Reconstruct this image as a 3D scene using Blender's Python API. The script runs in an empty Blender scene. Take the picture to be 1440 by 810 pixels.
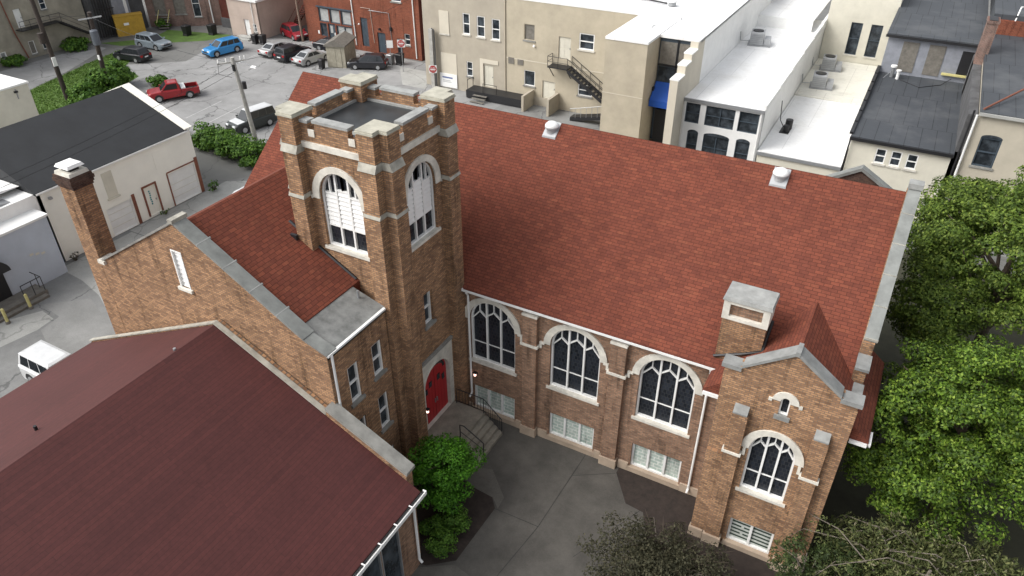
import bpy, bmesh, math, random
import numpy as np
from mathutils import Vector, Matrix
from mathutils.geometry import tessellate_polygon

rnd = random.Random(7)
scene = bpy.context.scene
COL = scene.collection
R = math.radians

# ---------------------------------------------------------------- camera
CAM = np.array([16.093, -19.576, 27.078])
PITCH, YAW, FOC = R(34.175), R(28.597), 1039.78
FWD = np.array([-math.sin(YAW) * math.cos(PITCH), math.cos(YAW) * math.cos(PITCH), -math.sin(PITCH)])
RGT = np.array([math.cos(YAW), math.sin(YAW), 0.0])
UPV = np.cross(RGT, FWD)


def at(u, v, axis, val):
    """survey point: where the sight line through a photo pixel meets a known plane of the place"""
    d = FWD + RGT * (u - 720) / FOC - UPV * (v - 405) / FOC
    i = 'xyz'.index(axis)
    return CAM + d * (val - CAM[i]) / d[i]


cam = bpy.data.cameras.new('camera')
camo = bpy.data.objects.new('camera', cam)
COL.objects.link(camo)
cam.sensor_width = 36
cam.lens = FOC / 1440 * 36
cam.clip_end = 2000
m = Matrix((RGT, UPV, -FWD)).transposed().to_4x4()
m.translation = Vector(CAM)
camo.matrix_world = m
scene.camera = camo

# ---------------------------------------------------------------- mesh helpers


class Frame:
    """a wall's own axes: u along the wall, z up, d outwards"""

    def __init__(s, ox, oy, ux, uy):
        s.o = (ox, oy); s.u = (ux, uy); s.n = (uy, -ux)

    def P(s, u, z, d=0.0):
        return (s.o[0] + s.u[0] * u + s.n[0] * d, s.o[1] + s.u[1] * u + s.n[1] * d, z)


class MB:
    def __init__(s):
        s.v = []; s.f = []; s.m = []; s.mats = []

    def mi(s, mat):
        if mat not in s.mats: s.mats.append(mat)
        return s.mats.index(mat)

    def face(s, pts, mat):
        i = len(s.v); s.v += [tuple(p) for p in pts]
        s.f.append(tuple(range(i, i + len(pts)))); s.m.append(s.mi(mat))

    def mesh(s, pts, faces, mat):
        i = len(s.v); s.v += [tuple(p) for p in pts]; k = s.mi(mat)
        for f in faces:
            s.f.append(tuple(i + j for j in f)); s.m.append(k)

    def hexa(s, p, mat):
        s.mesh(p, [(0, 3, 2, 1), (4, 5, 6, 7), (0, 1, 5, 4), (1, 2, 6, 5), (2, 3, 7, 6), (3, 0, 4, 7)], mat)

    def box(s, x0, x1, y0, y1, z0, z1, mat, t=0.0):
        s.hexa([(x0, y0, z0), (x1, y0, z0), (x1, y1, z0), (x0, y1, z0),
                (x0 + t, y0 + t, z1), (x1 - t, y0 + t, z1), (x1 - t, y1 - t, z1), (x0 + t, y1 - t, z1)], mat)

    def fbox(s, F, u0, u1, z0, z1, d0, d1, mat):
        s.hexa([F.P(u0, z0, d0), F.P(u1, z0, d0), F.P(u1, z0, d1), F.P(u0, z0, d1),
                F.P(u0, z1, d0), F.P(u1, z1, d0), F.P(u1, z1, d1), F.P(u0, z1, d1)], mat)

    def prism(s, F, poly, d0, d1, mat, side=None):
        n = len(poly)
        a = [F.P(u, z, d0) for u, z in poly]; b = [F.P(u, z, d1) for u, z in poly]
        tri = tessellate_polygon([[Vector((u, z, 0)) for u, z in poly]])
        i = len(s.v); s.v += a + b; k = s.mi(mat); k2 = s.mi(side or mat)
        for t in tri:
            s.f.append(tuple(i + j for j in t)); s.m.append(k)
            s.f.append(tuple(i + n + j for j in reversed(t))); s.m.append(k)
        for j in range(n):
            q = (j + 1) % n
            s.f.append((i + j, i + q, i + n + q, i + n + j)); s.m.append(k2)

    def band(s, F, inner, outer, d0, d1, mat, closed=False):
        n = len(inner); rng = range(n if closed else n - 1)
        for j in rng:
            q = (j + 1) % n
            (a, b), (c, d), (e, f), (g, h) = inner[j], inner[q], outer[q], outer[j]
            s.hexa([F.P(a, b, d0), F.P(c, d, d0), F.P(e, f, d0), F.P(g, h, d0),
                    F.P(a, b, d1), F.P(c, d, d1), F.P(e, f, d1), F.P(g, h, d1)], mat)

    def bar(s, F, a, b, w, d0, d1, mat):
        """a straight bar of width w in the wall plane, from (u,z) a to b"""
        du, dz = b[0] - a[0], b[1] - a[1]; L = math.hypot(du, dz) or 1
        pu, pz = -dz / L * w / 2, du / L * w / 2
        q = [(a[0] + pu, a[1] + pz), (a[0] - pu, a[1] - pz), (b[0] - pu, b[1] - pz), (b[0] + pu, b[1] + pz)]
        s.hexa([F.P(x, z, d0) for x, z in q] + [F.P(x, z, d1) for x, z in q], mat)

    def holed(s, F, outer, holes, reveal, mat, rmat=None):
        loops = [outer] + holes
        tri = tessellate_polygon([[Vector((u, z, 0)) for u, z in l] for l in loops])
        flat = [p for l in loops for p in l]
        i = len(s.v); s.v += [F.P(u, z) for u, z in flat]; k = s.mi(mat)
        for t in tri: s.f.append(tuple(i + j for j in t)); s.m.append(k)
        for h in holes:
            n = len(h)
            for j in range(n):
                a, b = h[j], h[(j + 1) % n]
                s.face([F.P(*a, 0), F.P(*b, 0), F.P(*b, -reveal), F.P(*a, -reveal)], rmat or mat)

    def tube(s, pts, rad, mat, n=6, cap=True):
        pts = [Vector(p) for p in pts]
        if not isinstance(rad, (list, tuple)): rad = [rad] * len(pts)
        i0 = len(s.v); k = s.mi(mat); ref = None
        for j, p in enumerate(pts):
            t = (pts[min(j + 1, len(pts) - 1)] - pts[max(j - 1, 0)])
            t = t.normalized() if t.length > 1e-9 else Vector((0, 0, 1))
            if ref is None: ref = t.orthogonal().normalized()
            ref = (ref - t * ref.dot(t))
            ref = ref.normalized() if ref.length > 1e-6 else t.orthogonal().normalized()
            bi = t.cross(ref)
            for q in range(n):
                a = 2 * math.pi * q / n
                s.v.append(tuple(p + (ref * math.cos(a) + bi * math.sin(a)) * rad[j]))
        for j in range(len(pts) - 1):
            for q in range(n):
                a = i0 + j * n + q; b = i0 + j * n + (q + 1) % n
                s.f.append((a, b, b + n, a + n)); s.m.append(k)
        if cap:
            s.f.append(tuple(i0 + q for q in reversed(range(n)))); s.m.append(k)
            e = i0 + (len(pts) - 1) * n
            s.f.append(tuple(e + q for q in range(n))); s.m.append(k)

    def cyl(s, c, r, h, mat, n=20, axis='z', r2=None):
        r2 = r if r2 is None else r2
        ax = {'x': Vector((1, 0, 0)), 'y': Vector((0, 1, 0)), 'z': Vector((0, 0, 1))}[axis]
        s.tube([Vector(c), Vector(c) + ax * h], [r, r2], mat, n)

    def dome(s, c, r, h, mat, n=20, k=6):
        ring = []
        pts = []; faces = []
        for j in range(k):
            a = j / k * math.pi / 2
            for q in range(n):
                t = 2 * math.pi * q / n
                pts.append((c[0] + r * math.cos(a) * math.cos(t), c[1] + r * math.cos(a) * math.sin(t), c[2] + h * math.sin(a)))
        pts.append((c[0], c[1], c[2] + h))
        for j in range(k - 1):
            for q in range(n):
                faces.append((j * n + q, j * n + (q + 1) % n, (j + 1) * n + (q + 1) % n, (j + 1) * n + q))
        for q in range(n): faces.append(((k - 1) * n + q, (k - 1) * n + (q + 1) % n, k * n))
        s.mesh(pts, faces, mat)

    def build(s, name, parent=None, local=False, smooth=False, bevel=0):
        me = bpy.data.meshes.new(name)
        off = ROOT.get(parent.name, (0, 0, 0)) if (parent and not local) else (0, 0, 0)
        me.from_pydata([(x - off[0], y - off[1], z - off[2]) for x, y, z in s.v], [], s.f)
        for mt in s.mats: me.materials.append(mt)
        me.polygons.foreach_set('material_index', s.m)
        bm = bmesh.new(); bm.from_mesh(me)
        if bevel or smooth: bmesh.ops.remove_doubles(bm, verts=bm.verts, dist=1e-5)
        bmesh.ops.recalc_face_normals(bm, faces=bm.faces)
        bm.to_mesh(me); bm.free()
        if smooth:
            me.polygons.foreach_set('use_smooth', [True] * len(me.polygons))
        o = bpy.data.objects.new(name, me); COL.objects.link(o)
        if parent:
            o.parent = parent
            ROOT[o.name] = off
        if bevel:
            b = o.modifiers.new('bevel', 'BEVEL'); b.width = bevel; b.segments = 2; b.limit_method = 'ANGLE'
        return o


ROOT = {}


def thing(name, label, cat, loc=(0, 0, 0), group=None, rz=0.0):
    o = bpy.data.objects.new(name, None); COL.objects.link(o)
    o.location = loc; o.rotation_euler = (0, 0, rz); o.empty_display_size = .3
    ROOT[o.name] = tuple(loc)
    o['label'] = label; o['category'] = cat
    if group: o['group'] = group
    return o


def tag(o, label, cat, group=None, kind=None):
    o['label'] = label; o['category'] = cat
    if group: o['group'] = group
    if kind: o['kind'] = kind
    return o


def struct(o):
    o['kind'] = 'structure'; return o


def copy_tree(o, parent=None):
    c = o.copy(); COL.objects.link(c)
    if parent: c.parent = parent
    for ch in list(o.children): copy_tree(ch, c)
    return c

# ---------------------------------------------------------------- materials


def srgb(r, g, b):
    f = lambda c: (c / 255 / 12.92) if c <= 10 else ((c / 255 + .055) / 1.055) ** 2.4
    return (f(r), f(g), f(b), 1)


class NT:
    def __init__(s, name, rough=.85, metal=0.0, spec=None):
        s.mat = bpy.data.materials.new(name); s.mat.use_nodes = True
        s.t = s.mat.node_tree; s.b = s.t.nodes['Principled BSDF']
        s.b.inputs['Roughness'].default_value = rough; s.b.inputs['Metallic'].default_value = metal
        if spec is not None: s.b.inputs['Specular IOR Level'].default_value = spec

    def n(s, typ, **kw):
        o = s.t.nodes.new('ShaderNode' + typ)
        for k, v in kw.items():
            if k.startswith('i_'):
                o.inputs[k[2:].replace('_', ' ')].default_value = v
            else: setattr(o, k, v)
        return o

    def l(s, a, b): s.t.links.new(a, b)

    def math(s, op, a, b=None):
        o = s.n('Math', operation=op)
        for i, x in enumerate((a, b)):
            if x is None: continue
            if isinstance(x, (int, float)): o.inputs[i].default_value = x
            else: s.l(x, o.inputs[i])
        return o.outputs[0]

    def mix(s, fac, a, b, blend='MIX'):
        o = s.n('Mix', data_type='RGBA', blend_type=blend)
        for i, x in ((0, fac), (6, a), (7, b)):
            if isinstance(x, (int, float)): o.inputs[i].default_value = x
            elif isinstance(x, tuple): o.inputs[i].default_value = x
            else: s.l(x, o.inputs[i])
        return o.outputs[2]

    def pos(s):
        return s.n('NewGeometry').outputs['Position']

    def boxmap(s, vs=1.0):
        g = s.n('NewGeometry')
        a = s.n('SeparateXYZ'); s.l(g.outputs['True Normal'], a.inputs[0])
        p = s.n('SeparateXYZ'); s.l(g.outputs['Position'], p.inputs[0])
        f = s.math('GREATER_THAN', s.math('ABSOLUTE', a.outputs[0]), s.math('ABSOLUTE', a.outputs[1]))
        mx = s.n('Mix', data_type='FLOAT'); s.l(f, mx.inputs[0]); s.l(p.outputs[0], mx.inputs[2]); s.l(p.outputs[1], mx.inputs[3])
        c = s.n('CombineXYZ'); s.l(mx.outputs[0], c.inputs[0]); s.l(s.math('MULTIPLY', p.outputs[2], vs), c.inputs[1])
        return c.outputs[0]

    def noise(s, vec, scale, detail=4, rough=.6):
        o = s.n('TexNoise', i_Scale=scale, i_Detail=detail, i_Roughness=rough)
        s.l(vec, o.inputs['Vector']); return o.outputs['Fac']

    def ramp(s, fac, stops):
        o = s.n('ValToRGB'); e = o.color_ramp.elements
        while len(e) > len(stops): e.remove(e[-1])
        while len(e) < len(stops): e.new(.5)
        for q, (p, c) in zip(e, stops):
            q.position = p; q.color = c if isinstance(c, tuple) else (c, c, c, 1)
        s.l(fac, o.inputs[0]); return o.outputs[0]

    def bump(s, h, strength=.4, dist=.02):
        o = s.n('Bump', i_Strength=strength, i_Distance=dist); s.l(h, o.inputs['Height']); s.l(o.outputs[0], s.b.inputs['Normal'])

    def col(s, c):
        if isinstance(c, tuple): s.b.inputs['Base Color'].default_value = c
        else: s.l(c, s.b.inputs['Base Color'])
        return s.mat


def mat_plain(name, c, rough=.7, metal=0.0, var=.18, scale=1.2, spec=None):
    t = NT(name, rough, metal, spec)
    n = t.noise(t.pos(), scale, 5, .65)
    k = t.ramp(n, [(.3, 1 - var), (.7, 1 + var * .4 if 1 + var * .4 < 1 else 1.0)])
    return t.col(t.mix(1.0, c, k, 'MULTIPLY'))


def streaks(t, lo, sx=2.6, sz=.28):
    mp = t.n('VectorMath', operation='MULTIPLY'); t.l(t.pos(), mp.inputs[0]); mp.inputs[1].default_value = (sx, sx, sz)
    return t.ramp(t.noise(mp.outputs[0], 1.0, 4, .65), [(.30, lo), (.46, 1.0)])


def mat_membrane(name, c, seam, pond, w=2.4, L=9.0, rough=.6):
    """flat roofing in welded sheets, with ponding stains"""
    t = NT(name, rough, 0, .3); p = t.pos()
    b = t.n('TexBrick', offset=.4, i_Color1=c, i_Color2=tuple(x * .95 for x in c[:3]) + (1,), i_Mortar=seam, i_Scale=1.0, i_Mortar_Size=.03, i_Mortar_Smooth=.5, i_Brick_Width=w, i_Row_Height=L)
    t.l(p, b.inputs['Vector'])
    k = t.mix(t.ramp(t.noise(p, .28, 6, .6), [(.50, 0.0), (.66, .65)]), b.outputs['Color'], pond)
    k = t.mix(.35, k, t.ramp(t.noise(p, 3.5, 4, .7), [(.3, .7), (.7, 1.0)]), 'MULTIPLY')
    return t.col(k)


def mat_brick(name, c1, c2, mortar, bw=.225, rh=.08, ms=.012, stain=.35, bias=-.1):
    t = NT(name, .9, 0, .15)
    v = t.boxmap()
    b = t.n('TexBrick', i_Color1=c1, i_Color2=c2, i_Mortar=mortar, i_Scale=1.0, i_Mortar_Size=ms, i_Mortar_Smooth=.15,
            i_Bias=bias, i_Brick_Width=bw, i_Row_Height=rh)
    t.l(v, b.inputs['Vector'])
    p = t.pos()
    n1 = t.noise(p, .55, 5, .7); n2 = t.noise(p, 9.0, 3, .7)
    c = t.mix(1.0, b.outputs['Color'], t.ramp(n1, [(.25, 1 - stain), (.62, 1.0)]), 'MULTIPLY')
    c = t.mix(.6, c, t.ramp(n2, [(.3, .62), (.7, 1.0)]), 'MULTIPLY')
    c = t.mix(1.0, c, streaks(t, .55), 'MULTIPLY')
    t.bump(b.outputs['Fac'], -.35, .01)
    return t.col(c)


def mat_shingle(name, c1, c2, gap, bw=.34, rh=.15, vs=1.6, ms=.012, stain=.3, rough=.9, bias=0.0, spots=None, spec=.12):
    t = NT(name, rough, 0, spec)
    v = t.boxmap(vs)
    nz = t.n('TexNoise', i_Scale=7.0, i_Detail=2.0)
    t.l(v, nz.inputs['Vector'])
    w = t.n('VectorMath', operation='SCALE'); w.inputs['Scale'].default_value = .035
    sb = t.n('VectorMath', operation='SUBTRACT'); t.l(nz.outputs['Color'], sb.inputs[0]); sb.inputs[1].default_value = (.5, .5, .5)
    t.l(sb.outputs[0], w.inputs[0])
    ad = t.n('VectorMath', operation='ADD'); t.l(v, ad.inputs[0]); t.l(w.outputs[0], ad.inputs[1])
    b = t.n('TexBrick', offset=.37, i_Color1=c1, i_Color2=c2, i_Mortar=gap, i_Scale=1.0, i_Mortar_Size=ms, i_Mortar_Smooth=.6,
            i_Bias=bias, i_Brick_Width=bw, i_Row_Height=rh)
    t.l(ad.outputs[0], b.inputs['Vector'])
    c = b.outputs['Color']
    if spots:
        b2 = t.n('TexBrick', offset=.61, i_Color1=(0, 0, 0, 1), i_Color2=(1, 1, 1, 1), i_Mortar=(0, 0, 0, 1), i_Scale=1.0, i_Mortar_Size=.01,
                 i_Bias=-.55, i_Brick_Width=bw * 1.13, i_Row_Height=rh)
        t.l(ad.outputs[0], b2.inputs['Vector'])
        c = t.mix(t.ramp(b2.outputs['Color'], [(.30, 0.0), (.8, .8)]), c, spots)
    p = t.pos()
    n1 = t.noise(p, .35, 5, .65); n2 = t.noise(p, 6.0, 3, .7)
    c = t.mix(1.0, c, t.ramp(n1, [(.3, 1 - stain), (.65, 1.0)]), 'MULTIPLY')
    c = t.mix(.6, c, t.ramp(n2, [(.3, .65), (.7, 1.0)]), 'MULTIPLY')
    c = t.mix(1.0, c, streaks(t, .9, 1.1, .22), 'MULTIPLY')
    t.bump(b.outputs['Fac'], -.3, .015)
    return t.col(c)


def mat_asphalt(name, c, var=.35, cracks=.6, scale=.25, rough=.9):
    t = NT(name, rough)
    p = t.pos()
    n1 = t.noise(p, scale, 6, .7); n2 = t.noise(p, 14, 3, .8)
    k = t.mix(1.0, c, t.ramp(n1, [(.3, 1 - var), (.68, 1.0)]), 'MULTIPLY')
    k = t.mix(.5, k, t.ramp(n2, [(.3, .6), (.7, 1.0)]), 'MULTIPLY')
    k = t.mix(t.ramp(t.noise(p, .9, 5, .7), [(.60, 0.0), (.70, .35)]), k, tuple(x * .45 for x in c[:3]) + (1,))
    if cracks:
        nz = t.n('TexNoise', i_Scale=.8, i_Detail=4.0); t.l(p, nz.inputs['Vector'])
        w = t.n('VectorMath', operation='SCALE'); w.inputs['Scale'].default_value = 1.6; t.l(nz.outputs['Color'], w.inputs[0])
        ad = t.n('VectorMath', operation='ADD'); t.l(p, ad.inputs[0]); t.l(w.outputs[0], ad.inputs[1])
        vo = t.n('TexVoronoi', feature='DISTANCE_TO_EDGE', i_Scale=.17); t.l(ad.outputs[0], vo.inputs['Vector'])
        k = t.mix(t.ramp(vo.outputs['Distance'], [(.004, cracks), (.012, 0.0)]), k, (.02, .02, .02, 1))
    return t.col(k)


def mat_glass(name, c=(.010, .012, .016, 1), rough=.25, lead=True):
    t = NT(name, rough, 0, .25)
    if lead:
        v = t.boxmap()
        b = t.n('TexBrick', offset=.5, i_Color1=c, i_Color2=tuple(x * 2.4 for x in c[:3]) + (1,), i_Mortar=(.035, .037, .04, 1), i_Scale=1.0,
                i_Mortar_Size=.014, i_Brick_Width=.16, i_Row_Height=.2)
        t.l(v, b.inputs['Vector']); return t.col(b.outputs['Color'])
    n = t.noise(t.pos(), 1.4, 3)
    return t.col(t.mix(t.ramp(n, [(.4, 0.0), (.7, 1.0)]), c, tuple(min(1, x * 3.5) for x in c[:3]) + (1,)))


def mat_leaf(name, stops, rough=.55, trans=.25):
    t = NT(name, rough, 0, .2)
    g = t.n('NewGeometry')
    c = t.ramp(g.outputs['Random Per Island'], stops)
    n = t.noise(g.outputs['Position'], .9, 3)
    c = t.mix(1.0, c, t.ramp(n, [(.32, .66), (.6, 1.0)]), 'MULTIPLY')
    t.col(c)
    if trans:
        tr = t.n('BsdfTranslucent'); t.l(c, tr.inputs['Color'])
        mx = t.n('MixShader'); mx.inputs[0].default_value = trans
        out = t.t.nodes['Material Output']
        t.l(t.b.outputs[0], mx.inputs[1]); t.l(tr.outputs[0], mx.inputs[2]); t.l(mx.outputs[0], out.inputs[0])
    return t.mat


def mat_emit(name, c, s):
    t = NT(name, .5); t.b.inputs['Emission Color'].default_value = c; t.b.inputs['Emission Strength'].default_value = s
    return t.col(c)


BR_T = mat_brick('brick_tan', (.52, .30, .16, 1), (.22, .118, .068, 1), (.20, .15, .115, 1), bw=.25, rh=.092, ms=.014)
BR_N = mat_brick('brick_brown', (.43, .25, .16, 1), (.20, .112, .076, 1), (.22, .175, .135, 1), bw=.25, rh=.092, ms=.014)
BR_D = mat_brick('brick_dark', (.13, .075, .055, 1), (.06, .036, .03, 1), (.12, .09, .075, 1))
BR_R = mat_brick('brick_red', (.30, .085, .045, 1), (.19, .055, .032, 1), (.24, .12, .085, 1), bias=0)
BR_DR = mat_brick('brick_dark_red', (.15, .04, .028, 1), (.09, .028, .022, 1), (.11, .05, .04, 1))
BR_P = mat_brick('brick_pinkish', (.30, .17, .135, 1), (.20, .125, .105, 1), (.28, .24, .21, 1), stain=.5)
SH_R = mat_shingle('shingle_red', (.212, .066, .041, 1), (.155, .050, .034, 1), (.070, .026, .020, 1), spots=(.31, .112, .062, 1), stain=.15)
SH_M = mat_shingle('shingle_maroon', (.094, .028, .025, 1), (.078, .0235, .022, 1), (.060, .019, .018, 1), bw=7.0, rh=.16, vs=2.3, stain=.14, rough=.75, spec=.3)
STONE = mat_plain('limestone', (.72, .69, .61, 1), .85, var=.4, scale=1.6)
STONE_C = mat_plain('lichen_stone', (.47, .45, .37, 1), .9, var=.35, scale=2.5)
STONE_K = mat_plain('dark_grey_coping', (.27, .275, .265, 1), .85, var=.4, scale=2.0)
STONE_M2 = mat_plain('grey_coping', (.36, .365, .35, 1), .8, var=.4, scale=2.0)
STONE_M = mat_plain('aged_limestone', (.44, .42, .36, 1), .9, var=.5, scale=2.0)
STONE_D = mat_plain('weathered_stone', (.30, .295, .27, 1), .9, var=.5, scale=1.3)
COPE = mat_plain('slate_coping', (.235, .245, .232, 1), .8, 0, var=.4, scale=1.6)
TANCONC = mat_plain('tan_plinth', (.46, .36, .27, 1), .9, var=.3)
WHITE = mat_plain('white_paint', (.80, .80, .78, 1), .5, var=.12)
WHITE_ROOF = mat_membrane('white_membrane', (.86, .86, .85, 1), (.66, .66, .65, 1), (.70, .69, .66, 1))
CREAM_ROOF = mat_membrane('cream_membrane', (.74, .72, .64, 1), (.55, .53, .47, 1), (.52, .50, .43, 1))
GLASS = mat_glass('dark_leaded_glass')
GLASS2 = mat_glass('dark_window_glass', (.02, .024, .028, 1), .08, lead=False)
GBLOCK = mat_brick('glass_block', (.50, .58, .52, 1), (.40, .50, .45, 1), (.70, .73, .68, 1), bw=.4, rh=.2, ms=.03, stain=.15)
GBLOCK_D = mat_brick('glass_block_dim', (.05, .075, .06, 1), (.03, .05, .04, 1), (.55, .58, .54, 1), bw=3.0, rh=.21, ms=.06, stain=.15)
DOOR_RED = mat_plain('red_door_paint', (.40, .012, .018, 1), .45, var=.15)
DOOR_DK = mat_plain('dark_red_groove', (.16, .008, .01, 1), .6, var=.1)
BLACK = mat_plain('black_metal', (.015, .015, .017, 1), .5, var=.2)
MEMBR = mat_plain('grey_membrane', (.10, .108, .112, 1), .45, var=.55, scale=.9)
TAR = mat_plain('black_roofing', (.020, .022, .025, 1), .75, var=.45, scale=.6)
TAR2 = mat_membrane('grey_black_roofing', (.060, .066, .074, 1), (.022, .024, .026, 1), (.105, .11, .115, 1), 1.0, 7.0)
CONC = mat_asphalt('courtyard_concrete', (.118, .110, .097, 1), .5, 0, .5)
CONC_L = mat_asphalt('light_concrete', (.15, .14, .122, 1), .45, 0, .8)
CONC_S = mat_asphalt('step_concrete', (.33, .30, .245, 1), .5, 0, 1.1)
ASPH = mat_asphalt('worn_asphalt', (.345, .345, .34, 1), .42, .55, .22)
ASPH_D = mat_asphalt('dark_asphalt', (.26, .262, .255, 1), .4, .5, .3)
PAVE_L = mat_asphalt('pale_pavement', (.43, .43, .405, 1), .35, .3, .3)
GROUND = mat_asphalt('town_ground', (.20, .20, .19, 1), .4, .3, .1)
MULCH = mat_asphalt('mulch', (.045, .032, .026, 1), .6, 0, 2.5)
PAINTLINE = mat_plain('faded_line_paint', (.46, .46, .45, 1), .8, var=.35, scale=2)
GRASS = mat_asphalt('grass_ground', (.11, .20, .035, 1), .45, 0, .8)
GARAGEW = mat_plain('garage_white', (.86, .84, .76, 1), .85, var=.12, scale=.4)
GRIMY = mat_plain('grimy_beige', (.36, .33, .265, 1), .9, var=.4, scale=.6)
MEMBR_D = mat_plain('dark_tower_membrane', (.045, .05, .054, 1), .4, var=.6, scale=.8)
FLATG = mat_plain('patchy_grey_roofing', (.24, .245, .235, 1), .8, var=.6, scale=1.6)
CREAM = mat_plain('cream_stucco', (.66, .63, .53, 1), .85, var=.2, scale=.5)
TANW = mat_plain('tan_painted_wall', (.47, .415, .315, 1), .85, var=.22, scale=.6)
TANW2 = mat_plain('greyish_tan_wall', (.42, .375, .30, 1), .85, var=.22, scale=.5)
TANL = mat_plain('pale_tan_wall', (.60, .55, .45, 1), .85, var=.15, scale=.4)
BEIGE = mat_plain('beige_wall', (.50, .455, .365, 1), .85, var=.2, scale=.5)
PINK = mat_plain('pinkish_stucco', (.50, .405, .345, 1), .85, var=.22, scale=.5)
BLUEGREY = mat_plain('blue_grey_wall', (.50, .55, .62, 1), .8, var=.18, scale=.5)
GREYSIDE = mat_plain('grey_siding', (.28, .295, .33, 1), .75, var=.3, scale=1.5)
DARKWALL = mat_plain('grimy_dark_wall', (.115, .115, .118, 1), .9, var=.55, scale=.9)
BARK = mat_plain('bark', (.10, .075, .055, 1), .9, var=.45, scale=5)
TWIG = mat_plain('grey_twigs', (.20, .17, .14, 1), .9, var=.4, scale=5)
POLEW = mat_plain('pole_wood_dark', (.055, .042, .035, 1), .9, var=.4, scale=3)
POLEG = mat_plain('pole_grey', (.40, .39, .36, 1), .85, var=.3, scale=3)
STEEL = mat_plain('grey_steel', (.36, .37, .38, 1), .45, .5, var=.2)
ACGREY = mat_plain('unit_grey', (.42, .43, .44, 1), .5, .2, var=.2)
RUST = mat_plain('rust_trim', (.24, .085, .05, 1), .8, var=.4, scale=3)
AWNING = mat_plain('blue_canvas', (.012, .085, .42, 1), .7, var=.15)
YELLOW = mat_plain('yellow_paint', (.50, .30, .035, 1), .7, var=.3, scale=2)
PALEYEL = mat_plain('pale_yellow_paint', (.62, .56, .24, 1), .7, var=.3, scale=3)
WOODG = mat_plain('weathered_boards', (.20, .185, .16, 1), .9, var=.4, scale=3)
SHEDW = mat_plain('shed_boards', (.40, .37, .29, 1), .9, var=.35, scale=2.5)
LAMP = mat_emit('lamp_glow', (1, .62, .5, 1), 1.8)
SIGNRED = mat_plain('sign_red', (.45, .02, .02, 1), .5, var=.1)
SIGNBLUE = mat_plain('sign_blue', (.10, .14, .30, 1), .5, var=.1)
TEAL = mat_plain('teal_paint', (.05, .25, .28, 1), .6, var=.2)
CURTAIN = mat_plain('pale_curtain', (.42, .43, .42, 1), .8, var=.3, scale=3)
NAVY = mat_plain('dark_slate_paint', (.05, .07, .09, 1), .6, var=.2)
RUBBER = mat_plain('rubber', (.018, .018, .018, 1), .85, var=.2)

# ---------------------------------------------------------------- light
w = bpy.data.worlds.new('World'); scene.world = w; w.use_nodes = True
nt = w.node_tree; bg = nt.nodes['Background']
sky = nt.nodes.new('ShaderNodeTexSky'); sky.sky_type = 'NISHITA'; sky.sun_disc = False
SUN_EL, SDX, SDY = R(46), -.62, -.56
sky.sun_elevation = SUN_EL; sky.sun_rotation = math.atan2(SDX, SDY)
sky.air_density = 1.0; sky.dust_density = 4.0; sky.ozone_density = 1.0
hs = nt.nodes.new('ShaderNodeHueSaturation'); hs.inputs['Saturation'].default_value = .22
nt.links.new(sky.outputs[0], hs.inputs['Color']); nt.links.new(hs.outputs[0], bg.inputs['Color'])
bg.inputs['Strength'].default_value = .15
sun = bpy.data.lights.new('sun', 'SUN'); suno = bpy.data.objects.new('sun', sun); COL.objects.link(suno)
sun.energy = 0.95; sun.angle = R(35); sun.color = (1, .97, .92)
hd = math.hypot(SDX, SDY)
sdir = Vector((SDX / hd * math.cos(SUN_EL), SDY / hd * math.cos(SUN_EL), math.sin(SUN_EL)))
suno.rotation_euler = sdir.to_track_quat('Z', 'Y').to_euler(); suno.location = (-30, -20, 60)
vs = scene.view_settings; vs.view_transform = 'Standard'; vs.look = 'None'; vs.exposure = 0.8; vs.gamma = 1; vs.use_curve_mapping = False
scene.cycles.use_denoising = True
scene.cycles.max_bounces = 6

# ---------------------------------------------------------------- windows and walls


def archpts(uc, w, zs, rise, n=16, p=2.0):
    r = []
    for i in range(n + 1):
        t = math.pi * i / n
        x = -math.cos(t)
        r.append((uc + w / 2 * x, zs + rise * max(0, 1 - abs(x) ** p) ** .5))
    return r


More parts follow.
